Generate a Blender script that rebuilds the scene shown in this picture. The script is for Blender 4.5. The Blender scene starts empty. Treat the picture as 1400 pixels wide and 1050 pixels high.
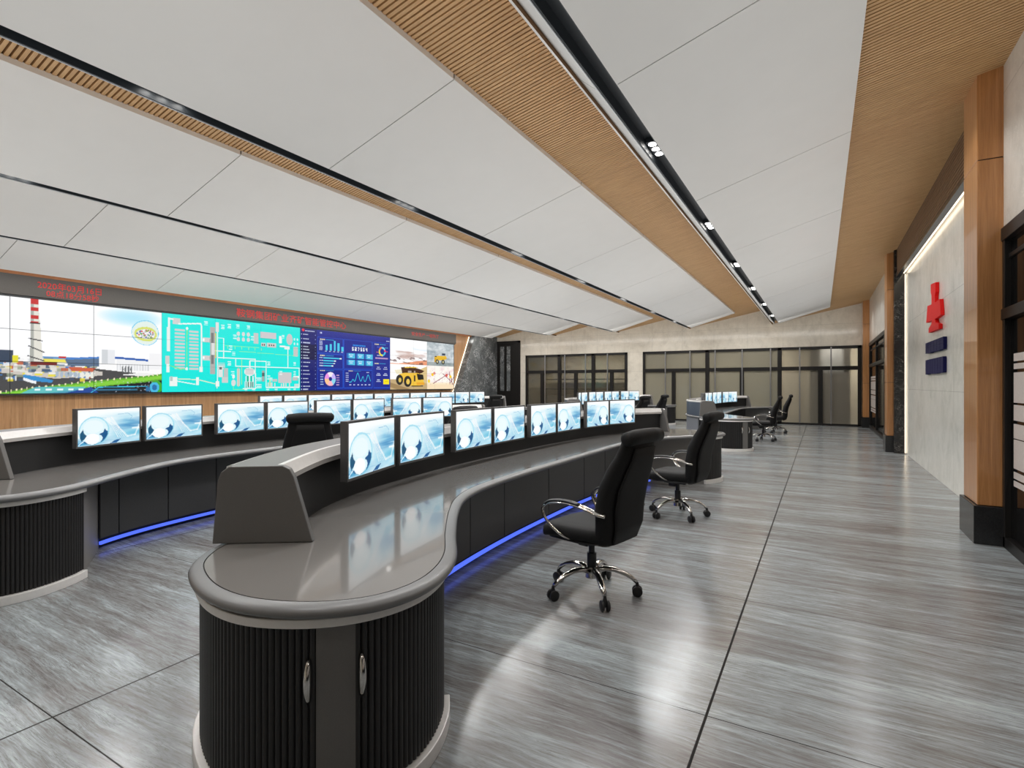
import bpy, math, random
import numpy as np
from mathutils import Vector, noise
PI=math.pi
random.seed(7)
sc=bpy.context.scene
COL=sc.collection
# ------------------------------------------------------------------ materials
def lin(c):
    return tuple((x/12.92 if x<=.04045 else ((x+.055)/1.055)**2.4) for x in c)
def hexc(r,g,b): return lin((r/255,g/255,b/255))
class NT:
    def __init__(s,name):
        s.m=bpy.data.materials.new(name); s.m.use_nodes=True
        s.t=s.m.node_tree; s.n=s.t.nodes; s.p=s.n['Principled BSDF']; s.out=s.n['Material Output']
    def new(s,t,**k):
        n=s.n.new(t)
        for a,b in k.items(): setattr(n,a,b)
        return n
    def link(s,a,b): s.t.links.new(a,b)
    def math(s,op,a,b=None,c=None):
        n=s.new('ShaderNodeMath',operation=op)
        for i,v in enumerate((a,b,c)):
            if v is None: continue
            if isinstance(v,(int,float)): n.inputs[i].default_value=v
            else: s.link(v,n.inputs[i])
        return n.outputs[0]
    def pos(s,scale=(1,1,1),loc=(0,0,0),rot=(0,0,0)):
        g=s.new('ShaderNodeNewGeometry'); mp=s.new('ShaderNodeMapping')
        mp.inputs['Scale'].default_value=scale; mp.inputs['Location'].default_value=loc; mp.inputs['Rotation'].default_value=rot
        s.link(g.outputs['Position'],mp.inputs['Vector']); return mp.outputs[0]
    def noise(s,vec,scale=1,detail=5,rough=.6,dist=0):
        n=s.new('ShaderNodeTexNoise'); s.link(vec,n.inputs['Vector'])
        n.inputs['Scale'].default_value=scale; n.inputs['Detail'].default_value=detail
        n.inputs['Roughness'].default_value=rough; n.inputs['Distortion'].default_value=dist
        return n.outputs[0]
    def ramp(s,fac,stops):
        n=s.new('ShaderNodeValToRGB'); s.link(fac,n.inputs[0]); e=n.color_ramp.elements
        while len(e)<len(stops): e.new(.5)
        for x,(p,c) in zip(e,stops): x.position=p; x.color=(*c,1) if len(c)==3 else c
        return n.outputs[0]
    def mix(s,fac,a,b,mode='MIX'):
        n=s.new('ShaderNodeMix',data_type='RGBA',blend_type=mode)
        for i,v in ((0,fac),(6,a),(7,b)):
            if isinstance(v,(int,float)): n.inputs[i].default_value=v
            elif isinstance(v,tuple): n.inputs[i].default_value=(*v,1)
            else: s.link(v,n.inputs[i])
        return n.outputs[2]
    def bump(s,h,strength=.2,dist=.01):
        n=s.new('ShaderNodeBump'); n.inputs['Strength'].default_value=strength; n.inputs['Distance'].default_value=dist
        s.link(h,n.inputs['Height']); s.link(n.outputs[0],s.p.inputs['Normal'])
    def set(s,**k):
        for a,v in k.items():
            i=s.p.inputs[a.replace('_',' ')]
            if isinstance(v,(int,float)): i.default_value=v
            elif isinstance(v,tuple): i.default_value=(*v,1) if len(v)==3 else v
            else: s.link(v,i)
        return s
def plain(name,col,rough=.5,metal=0,coat=0,spec=.5,var=.06,vs=40,bumps=0):
    """a plain colour with a faint mottling"""
    t=NT(name); v=t.pos((1,1,1)); n=t.noise(v,vs,3,.6)
    c1=tuple(min(1,x*(1+var)) for x in col); c2=tuple(x*(1-var) for x in col)
    t.set(Base_Color=t.ramp(n,[(.3,c2),(.7,c1)]),Roughness=rough,Metallic=metal,Coat_Weight=coat)
    t.p.inputs['Specular IOR Level'].default_value=spec
    if bumps: t.bump(n,bumps,.002)
    return t.m
def emis(name,col,strength):
    t=NT(name); t.set(Base_Color=(0,0,0),Emission_Color=col,Emission_Strength=strength,Roughness=.4); return t.m
M={}
M['desk']=plain('desk_laminate',hexc(124,121,118),.13,0,.35,.5,.03,300)
M['desk_edge']=plain('desk_edge_paint',hexc(112,112,112),.36,.05,.0,.5,.03,200)
M['groove']=plain('groove_dark',hexc(35,33,32),.7)
M['dark']=plain('dark_panel_laminate',hexc(63,63,65),.33,0,0,.5,.1,120)
M['black']=plain('black_lining',hexc(24,24,25),.6)
M['rib']=plain('reeded_black',hexc(38,37,37),.38,0,0,.4,.08,60)
M['silver']=plain('satin_silver_trim',hexc(226,223,220),.32,.1,0,.5,.03)
M['endp']=plain('grey_end_panel',hexc(106,104,102),.42,0,0,.5,.08,350,.1)
M['sideg']=plain('pedestal_side_grey',hexc(122,120,117),.4,0,0,.5,.05,200)
M['backp']=plain('grey_back_panel',hexc(112,114,118),.4,0,0,.5,.04,60)
M['backu']=plain('blue_grey_back_panel',hexc(74,82,94),.35,0,0,.5,.04,60)
M['led_blue']=emis('blue_led',hexc(84,112,255),1.15)
M['bezel']=plain('monitor_grey_plastic',hexc(92,91,91),.4,.2)
M['leather']=plain('black_leather',hexc(25,24,24),.64,0,0,.24,.15,90,.3)
M['blackpl']=plain('black_plastic',hexc(34,34,35),.4)
M['chrome']=plain('chrome',hexc(205,202,198),.12,1,0,.5,.02)
M['white']=plain('ceiling_white_panel',hexc(228,227,225),.7,0,0,.3,.01,3)
M['trackblk']=plain('track_black',hexc(50,55,60),.45)
M['trackside']=plain('track_side_white',hexc(225,228,232),.5)
M['lamp']=emis('lamp_face',(1,.97,.92),14)
M['warmled']=emis('warm_led',(1,.86,.66),3)
M['dimled']=emis('warm_edge_led',(1,.84,.62),3)
M['frame']=plain('window_black_frame',hexc(28,26,25),.4,0,0,.3)
M['steel']=plain('brushed_steel',hexc(150,150,152),.3,.8)
M['hdr']=plain('header_dark_grey',hexc(82,79,77),.5)
M['red']=emis('red_led_text',hexc(205,20,18),1.0)
M['basebk']=plain('black_granite_base',hexc(36,36,37),.25,0,0,.5,.3,90)
M['logored']=plain('red_acrylic',hexc(226,4,4),.6,0,0,.3)
M['navy']=plain('navy_acrylic',hexc(3,3,66),.6,0,0,.25)
M['filmw']=plain('white_window_film',hexc(204,193,186),.5)

def wood(name,c1,c2,c3,rough=.38,scale=(9,9,.35),planks=None,coat=.15):
    t=NT(name); v=t.pos(scale)
    n=t.noise(v,3.2,8,.62,.7); n2=t.noise(t.pos(tuple(x*3 for x in scale)),6,4,.6)
    f=t.math('ADD',t.math('MULTIPLY',n,.75),t.math('MULTIPLY',n2,.25))
    c=t.ramp(f,[(.3,c1),(.5,c2),(.68,c3)])
    if planks:
        ax,w=planks
        g=t.new('ShaderNodeNewGeometry'); sp=t.new('ShaderNodeSeparateXYZ'); t.link(g.outputs['Position'],sp.inputs[0])
        q=t.math('DIVIDE',sp.outputs[ax],w); fl=t.math('FLOOR',q); fr=t.math('FRACT',q)
        wn=t.new('ShaderNodeTexWhiteNoise',noise_dimensions='1D'); t.link(fl,wn.inputs['W'])
        tint=t.math('ADD',t.math('MULTIPLY',wn.outputs[0],.26),.87)
        cc=t.new('ShaderNodeCombineColor')
        for i in range(3): t.link(tint,cc.inputs[i])
        c=t.mix(1.0,c,cc.outputs[0],'MULTIPLY')
        ln=t.math('LESS_THAN',fr,.012/w*.35)
        c=t.mix(t.math('MULTIPLY',ln,.45),c,hexc(90,60,38))
    t.set(Base_Color=c,Roughness=rough,Coat_Weight=coat)
    return t.m
M['wood']=wood('honey_wood_planks',hexc(160,118,82),hexc(184,140,98),hexc(200,158,114),.42,(9,9,.35),(1,.36))
M['woodcol']=wood('pilaster_wood',hexc(158,106,62),hexc(184,128,78),hexc(206,150,98),.28,(10,10,.3),None,.4)
M['slat']=wood('ceiling_wood_slats',hexc(172,134,92),hexc(196,157,110),hexc(212,174,126),.5,(.5,14,3),None,0)
M['slatdk']=wood('header_brown_slats',hexc(98,72,50),hexc(116,88,62),hexc(130,100,72),.5,(3,.5,14),None,0)
M['slatback']=plain('slat_backing',hexc(120,88,56),.8)
M['orange']=wood('orange_wood_trim',hexc(150,96,58),hexc(172,112,70),hexc(190,128,84),.45,(9,.5,3),None,0)

def marble_light(name,ax1,ax2,w1,w2,base=(196,193,186),o1=0.0,o2=0.0,rough=.16):
    t=NT(name); v=t.pos((1,1,1))
    n=t.noise(v,1.6,8,.62,1.2); n2=t.noise(t.pos((1,1,.5)),6,6,.7,.5)
    b=np.array(base)
    f=t.math('ADD',t.math('MULTIPLY',n,.6),t.math('MULTIPLY',n2,.4))
    c=t.ramp(f,[(.34,hexc(*(b-16))),(.5,hexc(*b)),(.66,hexc(*(b+10)))])
    vn=t.noise(v,2.4,6,.6,1.5)
    ve=t.math('LESS_THAN',t.math('ABSOLUTE',t.math('SUBTRACT',vn,.5)),.006)
    c=t.mix(t.math('MULTIPLY',ve,.35),c,hexc(*(b+24)))
    g=t.new('ShaderNodeNewGeometry'); sp=t.new('ShaderNodeSeparateXYZ'); t.link(g.outputs['Position'],sp.inputs[0])
    m=None
    for ax,w,o in ((ax1,w1,o1),(ax2,w2,o2)):
        fr=t.math('FRACT',t.math('DIVIDE',t.math('SUBTRACT',sp.outputs[ax],o),w))
        l=t.math('LESS_THAN',fr,.008/w); m=l if m is None else t.math('MAXIMUM',m,l)
    c=t.mix(t.math('MULTIPLY',m,.35),c,hexc(120,118,112))
    t.set(Base_Color=c,Roughness=rough); return t.m
M['marbleb']=marble_light('beige_marble_back',0,2,1.25,.82,(222,215,201),0,3.72)
M['marbler']=marble_light('pale_marble_right',1,2,2.4,1.4,(226,223,215),7.1,0.0,.2)
def marble_dark(name,c0,c1,vein,thr=.012,sc_=1.6,amt=.8):
    t=NT(name); v=t.pos((1,1,1))
    n=t.noise(v,3,6,.6,.5)
    c=t.ramp(n,[(.3,c0),(.7,c1)])
    for s_,th in ((sc_,thr),(sc_*2.3,thr*.8)):
        vn=t.noise(v,s_,7,.65,2.2)
        ab=t.math('ABSOLUTE',t.math('SUBTRACT',vn,.5))
        ve=t.math('SUBTRACT',1,t.math('MINIMUM',t.math('DIVIDE',ab,th),1))
        mask=t.ramp(t.noise(v,2.1,2,.5),[(.42,(0,0,0)),(.6,(1,1,1))])
        c=t.mix(t.math('MULTIPLY',t.math('MULTIPLY',ve,mask),amt),c,vein)
    t.set(Base_Color=c,Roughness=.15); return t.m
M['marbled']=marble_dark('black_marble',hexc(26,26,27),hexc(38,37,37),hexc(190,185,180),.004,.9)
M['stone']=marble_dark('grey_veined_stone',hexc(84,88,90),hexc(112,115,116),hexc(232,234,236),.011,1.05,1.0)

# floor
t=NT('grey_travertine_floor')
wv=t.noise(t.pos((.8,1.6,1)),1.0,3,.5,0)
cb=t.new('ShaderNodeCombineXYZ'); g=t.new('ShaderNodeNewGeometry'); sp=t.new('ShaderNodeSeparateXYZ'); t.link(g.outputs['Position'],sp.inputs[0])
t.link(sp.outputs[0],cb.inputs[0]); t.link(t.math('ADD',sp.outputs[1],t.math('MULTIPLY',wv,.16)),cb.inputs[1])
def fl_noise(sc_,det,ro,di):
    mp=t.new('ShaderNodeMapping'); mp.inputs['Scale'].default_value=sc_; t.link(cb.outputs[0],mp.inputs[0]); return t.noise(mp.outputs[0],1.0,det,ro,di)
n=fl_noise((1.1,13,1),8,.72,.25); n2=fl_noise((6.5,75,1),5,.7,.2); n3=fl_noise((.35,2.4,1),3,.5,.3); n4=fl_noise((1.6,30,1),7,.7,.3)
f=t.math('ADD',t.math('ADD',t.math('MULTIPLY',n,.42),t.math('MULTIPLY',n2,.30)),t.math('MULTIPLY',n3,.28))
c=t.ramp(f,[(.38,hexc(98,95,94)),(.46,hexc(124,123,123)),(.53,hexc(144,150,152)),(.64,hexc(184,194,198))])
dk=t.math('SUBTRACT',1,t.math('MINIMUM',t.math('DIVIDE',t.math('ABSOLUTE',t.math('SUBTRACT',n4,.47)),.022),1))
c=t.mix(t.math('MULTIPLY',dk,.62),c,hexc(84,76,72))
fx=t.math('FRACT',t.math('DIVIDE',t.math('ADD',sp.outputs[0],.455+25.5),2.55)); fy=t.math('FRACT',t.math('DIVIDE',t.math('ADD',sp.outputs[1],-1.04+14.9),1.49))
lx=t.math('LESS_THAN',fx,.012/2.55); ly=t.math('LESS_THAN',fy,.006/1.49); ln=t.math('MAXIMUM',lx,ly)
c=t.mix(ln,c,(.006,.004,.003))
ro=t.math('ADD',t.math('MULTIPLY',n2,.12),.16)
t.set(Base_Color=c,Roughness=t.math('MAXIMUM',ro,t.math('MULTIPLY',ln,.9)))
t.bump(f,.05,.003)
M['floor']=t.m

# glass
def glass_mat(name,tint,tr,rough,base):
    t=NT(name); t.set(Base_Color=base,Roughness=rough)
    t.p.inputs['Specular IOR Level'].default_value=.8
    tb=t.new('ShaderNodeBsdfTransparent'); tb.inputs[0].default_value=(*tint,1)
    mx=t.new('ShaderNodeMixShader'); mx.inputs[0].default_value=tr
    t.link(t.p.outputs[0],mx.inputs[1]); t.link(tb.outputs[0],mx.inputs[2]); t.link(mx.outputs[0],t.out.inputs[0])
    return t.m
M['glass_clear']=glass_mat('tinted_window_glass',(.8,.78,.72),.62,.05,hexc(105,101,90))
M['glass_beige']=glass_mat('obscured_beige_glass',(.8,.8,.76),.25,.16,hexc(150,145,128))
M['glass_dark']=glass_mat('dark_door_glass',(.35,.33,.31),.35,.06,hexc(28,27,27))
t=NT('frosted_glass'); t.set(Base_Color=hexc(240,236,226),Roughness=.42,Transmission_Weight=1.0); t.p.inputs['IOR'].default_value=1.12
df=t.new('ShaderNodeBsdfDiffuse'); df.inputs[0].default_value=(*hexc(176,168,152),1); mx=t.new('ShaderNodeMixShader'); mx.inputs[0].default_value=.3; t.link(t.p.outputs[0],mx.inputs[1]); t.link(df.outputs[0],mx.inputs[2]); t.link(mx.outputs[0],t.out.inputs[0]); M['glass_frost']=t.m
# colour-attribute emission (display pictures)
t=NT('display_picture'); a=t.new('ShaderNodeVertexColor',layer_name='Col')
t.set(Base_Color=(.01,.01,.01),Roughness=.25,Emission_Color=a.outputs[0],Emission_Strength=1.0)
M['picture']=t.m
t=NT('monitor_picture'); a=t.new('ShaderNodeVertexColor',layer_name='Col')
t.set(Base_Color=(.01,.01,.01),Roughness=.3,Emission_Color=a.outputs[0],Emission_Strength=1.0)
M['monpic']=t.m

# ------------------------------------------------------------------ mesh helpers
class MB:
    def __init__(s): s.v=[]; s.f=[]; s.mi=[]; s.m=0
    def add(s,vs,fs):
        b=len(s.v); s.v+= [tuple(p) for p in vs]
        for f in fs: s.f.append(tuple(b+i for i in f)); s.mi.append(s.m)
        return s
    def box(s,x0,x1,y0,y1,z0,z1):
        return s.add([(x0,y0,z0),(x1,y0,z0),(x1,y1,z0),(x0,y1,z0),(x0,y0,z1),(x1,y0,z1),(x1,y1,z1),(x0,y1,z1)],
            [(3,2,1,0),(4,5,6,7),(0,1,5,4),(1,2,6,5),(2,3,7,6),(3,0,4,7)])
    def prism(s,poly,axis,a,b):
        """poly: 2D points in the other two axes; extruded a..b along axis"""
        n=len(poly)
        def P(p,q): return {0:(q,p[0],p[1]),1:(p[0],q,p[1]),2:(p[0],p[1],q)}[axis]
        vs=[P(p,a) for p in poly]+[P(p,b) for p in poly]
        fs=[tuple(reversed(range(n))),tuple(range(n,2*n))]+[(i,(i+1)%n,n+(i+1)%n,n+i) for i in range(n)]
        return s.add(vs,fs)
    def tube(s,path,r,n=10,cap=True):
        path=[Vector(p) for p in path]; rs=r if isinstance(r,(list,tuple)) else [r]*len(path)
        vs=[];prev=None
        for i,p in enumerate(path):
            d=(path[min(i+1,len(path)-1)]-path[max(i-1,0)]).normalized()
            if prev is None:
                up=Vector((0,0,1)) if abs(d.z)<.9 else Vector((1,0,0)); a=d.cross(up).normalized()
            else: a=(prev-d*prev.dot(d)).normalized()
            prev=a; b=d.cross(a)
            rr=rs[i]; ra,rb=(rr if isinstance(rr,tuple) else (rr,rr))
            vs+=[p+a*ra*math.cos(2*PI*k/n)+b*rb*math.sin(2*PI*k/n) for k in range(n)]
        fs=[(i*n+k,i*n+(k+1)%n,(i+1)*n+(k+1)%n,(i+1)*n+k) for i in range(len(path)-1) for k in range(n)]
        if cap: fs+=[tuple(reversed(range(n))),tuple(range((len(path)-1)*n,len(path)*n))]
        return s.add(vs,fs)
    def cyl(s,c,r,h,axis=2,n=16,r2=None):
        d=[0,0,0]; d[axis]=h; c=Vector(c)
        return s.tube([c,c+Vector(d)],[r,r if r2 is None else r2],n)
    def rings(s,rs,close=True,caps=True):
        n=len(rs[0]); vs=[p for r in rs for p in r]; fs=[]
        for i in range(len(rs)-1):
            for k in range(n if close else n-1): fs.append((i*n+k,i*n+(k+1)%n,(i+1)*n+(k+1)%n,(i+1)*n+k))
        if caps: fs+=[tuple(reversed(range(n))),tuple(range((len(rs)-1)*n,len(rs)*n))]
        return s.add(vs,fs)
    def mesh(s,name,mats,smooth=False,angle=None):
        me=bpy.data.meshes.new(name); me.from_pydata(s.v,[],s.f)
        for m in (mats if isinstance(mats,(list,tuple)) else [mats]): me.materials.append(M[m] if isinstance(m,str) else m)
        me.polygons.foreach_set('material_index',s.mi)
        if smooth or angle: me.polygons.foreach_set('use_smooth',[True]*len(s.f))
        me.update()
        import bmesh
        bm=bmesh.new(); bm.from_mesh(me); bmesh.ops.recalc_face_normals(bm,faces=bm.faces)
        if angle:
            for e in bm.edges:
                if len(e.link_faces)==2 and e.calc_face_angle(0)>math.radians(angle): e.smooth=False
        bm.to_mesh(me); bm.free()
        return me
    def obj(s,name,mats,parent=None,smooth=False,angle=None,**k):
        o=bpy.data.objects.new(name,s.mesh(name,mats,smooth,angle)); COL.objects.link(o); o.parent=parent
        for a,b in k.items(): o[a]=b
        return o
def link(name,me,parent=None,loc=(0,0,0),rot=(0,0,0)):
    o=bpy.data.objects.new(name,me); COL.objects.link(o); o.parent=parent; o.location=loc; o.rotation_euler=rot; return o
def thing(name,label,cat,loc=(0,0,0),rz=0,group=None):
    o=bpy.data.objects.new(name,None); COL.objects.link(o); o.location=loc; o.rotation_euler=(0,0,rz)
    o.empty_display_size=.1
    o['label']=label; o['category']=cat
    if group: o['group']=group
    return o
def struct(o):
    o['kind']='structure'; return o
def copy_tree(o,parent=None):
    c=o.copy(); COL.objects.link(c); c.parent=parent
    for ch in list(o.children): copy_tree(ch,c)
    return c
def sub(o,lv=2):
    m=o.modifiers.new('smooth','SUBSURF'); m.levels=lv; m.render_levels=lv; return o
def bev(o,w=.004,seg=2):
    m=o.modifiers.new('edge','BEVEL'); m.width=w; m.segments=seg; m.limit_method='ANGLE'; return o
def catmull(pts,per=8):
    pts=[np.array(p,float) for p in pts]; P=[2*pts[0]-pts[1]]+pts+[2*pts[-1]-pts[-2]]; out=[]
    for i in range(1,len(P)-2):
        for k in range(per):
            t=k/per; a,b,c,d=P[i-1:i+3]
            out.append(.5*((2*b)+(c-a)*t+(2*a-5*b+4*c-d)*t*t+(3*b-a-3*c+d)*t**3))
    out.append(pts[-1]); return out
def resample(pts,step):
    pts=np.array(pts); d=np.r_[0,np.cumsum(np.linalg.norm(np.diff(pts,axis=0),axis=1))]
    n=max(2,int(round(d[-1]/step))+1); q=np.linspace(0,d[-1],n)
    return np.stack([np.interp(q,d,pts[:,k]) for k in range(pts.shape[1])],1)

# ------------------------------------------------------------------ room
WX=-14.4; BY=22.8; RX=1.5; FX=1.6; NY=-4.0
struct(MB().box(WX-.2,3.2,NY-.2,26.2,-.2,0).obj('floor','floor'))
# left wall (wood planks) with everything above the displays
struct(MB().box(WX-.2,WX,NY,BY,0,4.9).obj('wall_left','wood'))
struct(MB().box(WX,3.2,NY-.2,NY,0,4.9).obj('wall_rear','marbleb'))
# back wall with openings for the two glazed fronts and the door
b=MB()
WA=(-12.42,-7.34); WB=(-6.65,1.27)
b.box(WX,-14.35,BY,BY+.2,0,4.9).box(-14.35,-12.75,BY,BY+.2,3.62,4.9).box(-12.75,WA[0],BY,BY+.2,0,4.9)
b.box(WA[0],WA[1],BY,BY+.2,2.92,4.9).box(WA[1],WB[0],BY,BY+.2,0,4.9).box(WB[0],WB[1],BY,BY+.2,2.92,4.9).box(WB[1],3.2,BY,BY+.2,0,4.9)
struct(b.obj('wall_back','marbleb'))
# ceiling: slatted timber in a saw-tooth of five bays
PIT=3.06; X0=[-1.38-PIT*k for k in range(4)]      # the four light tracks
b=MB(); slatz=.03
Y1=BY
def bay(x_hi,x_lo,zhi,zlo):
    b.m=1
    b.add([(x_hi,NY,zhi+slatz),(x_lo,NY,zlo+slatz),(x_lo,Y1,zlo+slatz),(x_hi,Y1,zhi+slatz)],[(0,1,2,3)])
    b.m=0
    y=NY
    while y<Y1:
        w_=.03
        b.add([(x_hi,y,zhi),(x_lo,y,zlo),(x_lo,y+w_,zlo),(x_hi,y+w_,zhi),(x_hi,y,zhi+slatz),(x_lo,y,zlo+slatz),(x_lo,y+w_,zlo+slatz),(x_hi,y+w_,zhi+slatz)],
              [(0,1,2,3),(0,4,5,1),(2,6,7,3)])
        y+=.046
bay(1.62,-1.60,4.49,3.846)
for k in range(4):
    xh=-1.62-PIT*k; xl=max(xh-PIT,WX); bay(xh,xl,4.456,4.456-.2*(xh-xl))
    b.m=1; b.add([(xh,NY,4.49),(xh,Y1,4.49),(xh+.02,Y1,3.8),(xh+.02,NY,3.8)],[(0,1,2,3)])
struct(b.obj('ceiling',['slat','slatback']))
# white folded ceiling panels, one row per bay, in pieces between the joints
JY=[NY,-2.0,.93,3.79,6.66,9.53,12.4,15.26,18.13,21.45]
for k in range(5):
    b=MB(); ox=-PIT*k
    for y0,y1 in zip(JY[:-1],JY[1:]):
        y0+=.006; y1-=.006
        xl=-1.30+ox; xr=.28+ox
        if k<4:
            b.prism([(xr,4.175),(xr,4.23),(xl,3.765),(xl,3.71)],1,y0,y1)
            # back-turned lip on the far side of the track
            b.prism([(xl-.152,3.712),(xl-.415,3.94),(xl-.415,4.0),(xl-.152,3.775)],1,y0,y1)
        else:
            b.prism([(xr,4.175),(xr,4.23),(xl,3.765),(WX,3.93),(WX,3.88),(xl,3.71)],1,y0,y1)
    b.m=1
    for y in JY[1:-1]: b.prism([(xr,4.19),(xr,4.225),(xl,3.76),(xl,3.722)],1,y-.0065,y+.0065)
    o=struct(b.obj('ceiling',['white','groove']))
# recessed light tracks
ny=[5.15+2.87*j for j in range(-2,6)]
lens=MB(); lens.cyl((0,0,-.004),.038,.006,2,20); lens_me=lens.mesh('lamp_lens','lamp')
hs=MB(); hs.box(-.052,.052,-.18,.18,.0,.05); hs_me=hs.mesh('downlight','trackblk')
tl=['black recessed ceiling track beside the pilastered wall','black recessed ceiling track second from the pilastered wall','thin black ceiling track third from the pilastered wall','thin black ceiling track closest to the video wall']
for k,x in enumerate(X0):
    tr=thing('light_track',tl[k],'ceiling light',(x+.005,8.7,3.72),0,'light tracks between the white ceiling panels')
    tr_m=MB(); tr_m.box(-.072,.072,NY-8.7,21.45-8.7,.10,.12).box(-.074,-.062,NY-8.7,21.45-8.7,0,.12).box(.062,.074,NY-8.7,21.45-8.7,0,.12)
    tr_m.obj('track_channel','trackblk',tr)
    e=MB(); e.box(-.080,-.074,NY-8.7,21.45-8.7,-.008,.05).box(.074,.080,NY-8.7,21.45-8.7,-.008,.05); e.obj('track_trim','trackside',tr)
    for y in ny:
        h=link('downlight',hs_me,tr,(0,y-8.7,.055))
        for d in (-.12,0,.12): link('lamp_lens',lens_me,h,(0,d,0))

# ------- right side: feature wall, header, pilasters, upper marble
struct(MB().box(FX,FX+.2,7.0,14.5,0,4.9).obj('wall_right','marbler'))
b=MB(); b.box(1.47,1.6,NY,6.7,2.95,4.9).box(1.47,1.6,14.9,BY,2.95,4.9); struct(b.obj('wall_right','marbler'))
b=MB(); b.box(1.46,1.50,7.1,14.3,3.90,4.6)
struct(b.obj('wall_right','slatback'))
b=MB(); z=3.90
while z<4.5: b.box(1.44,1.46,7.1,14.3,z,z+.03); z+=.046
struct(b.obj('trim_1','slatdk'))
struct(MB().box(1.42,1.5,7.1,14.3,3.84,3.90).obj('trim_2','basebk'))
cv=thing('cove_light','warm linear light hidden above the pale feature wall','light',(1.55,10.7,3.93))
MB().box(-.02,.02,-3.55,3.55,-.015,.015).obj('light_strip','warmled',cv)
ev=thing('edge_light','thin vertical warm light line at the black marble edge','light',(1.585,14.27,0))
MB().box(-.006,.008,-.003,.003,.02,3.9).obj('light_strip','dimled',ev)
struct(bev(MB().box(1.39,1.62,14.3,14.5,0,4.6).obj('trim_3','marbled')))
def pilaster(n,x0,x1,y0,y1,cuts):
    b=MB(); zs=[.36]+cuts+[4.62]
    for a,c in zip(zs[:-1],zs[1:]): b.box(x0,x1,y0,y1,a+.004,c-.004)
    b.m=1; b.box(x0+.01,x1,y0+.01,y1-.01,.3,4.6)
    o=struct(bev(b.obj('trim_%d'%n,['woodcol','groove']),.006))
    q=MB().box(x0-.03,x1,y0-.03,y1+.03,0,.36).obj('trim_base','basebk',o); bev(q,.005)
pilaster(4,1.28,1.58,6.57,7.11,[3.62])
pilaster(5,1.28,1.60,14.5,15.0,[1.55,3.62])
pilaster(6,1.28,1.60,22.3,22.8,[1.55,3.62])
# wall emblem and two blocks of lettering on the feature wall
em=thing('wall_emblem','red emblem shaped like a plumb weight on the pale wall','sign',(1.58,10.7,2.7))
red=[(10.93,3.13),(10.52,3.10),(10.52,2.95),(10.57,2.9),(10.57,2.79),(10.18,2.79),(10.09,2.54),(10.56,2.53),(10.50,2.47),(10.25,2.42),(10.25,2.35),(11.13,2.36),(11.13,2.43),(10.88,2.48),(10.82,2.54),(11.36,2.55),(11.24,2.82),(10.86,2.80),(10.86,2.95),(10.93,3.0)]
MB().prism([(y-10.7,z-2.7) for y,z in red],0,-.03,.018).obj('emblem_plate','logored',em)
random.seed(3)
for i,(ya,yb,za,zb,lb) in enumerate([(9.93,11.47,2.02,2.21,'upper navy block of raised characters under the red emblem'),(9.95,11.47,1.67,1.92,'taller lower navy block of raised characters under the red emblem')]):
    sgn=thing('wall_lettering',lb,'sign',(1.58,10.7,za))
    b=MB(); n=6 if i==0 else 7; wd=(yb-ya)/n; h=zb-za
    for j in range(n):
        a=ya+j*wd-10.7
        for k in range(4): b.box(-.025,.018,a+.004,a+wd*(.97+.02*random.random()),k*h/4+(.002 if k else random.random()*.012),(k+1)*h/4-.002*(k%2))
        b.box(-.02,.018,a-.005,a+wd,.02,h-.015)
    b.obj('characters','navy',sgn)

# ------------------------------------------------------------------ glazed fronts
def glazed_back(n,x0,x1,mull,low,bars,glass,label=None):
    fr=MB(); y0,y1=BY-.04,BY+.12; top=2.92
    w=.09
    fr.box(x0,x1,y0,y1,top-.1,top).box(x0,x1,y0,y1,0,.07)
    fr.box(x0,x0+w,y0,y1,0,top).box(x1-w*1.3,x1,y0,y1,0,top)
    for m in mull: fr.box(m-.07,m+.07,y0,y1,0,top)
    for m in low: fr.box(m-.075,m+.075,y0+.01,y1,0,2.12)
    fr.box(x0,x1,y0+.005,y1,2.04,2.18)
    o=struct(bev(fr.obj('window_%d'%n,'frame'),.004))
    xs=[x0+w]+mull+[x1-w]
    ls=sorted(xs+low)
    for a,c in zip(xs[:-1],xs[1:]):
        g='glass_frost' if (glass=='mix' and c>.9) else ('glass_beige' if glass=='mix' else 'glass_clear')
        MB().box(a,c,BY+.04,BY+.052,2.13,top-.08).obj('pane',g,o)
    for a,c in zip(ls[:-1],ls[1:]):
        g='glass_frost' if (glass=='mix' and c>-1.2) else ('glass_beige' if glass=='mix' else 'glass_clear')
        MB().box(a,c,BY+.04,BY+.052,.05,2.1).obj('pane',g,o)
    for q in bars:
        MB().box(q-.022,q+.022,BY-.07,BY-.042,.06,top-.03).obj('window_bar','steel',o)
    return o
glazed_back(1,WA[0],WA[1],[-10.63,-8.94],[-11.54,-9.8,-8.07],[-11.35,-10.32,-9.29,-8.24],'clear')
glazed_back(2,WB[0],WB[1],[-4.0,-1.36],[-5.35,-2.7,-.01],[-5.68,-4.67,-3.69,-2.68,-1.67,-.68,.33],'mix')
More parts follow.
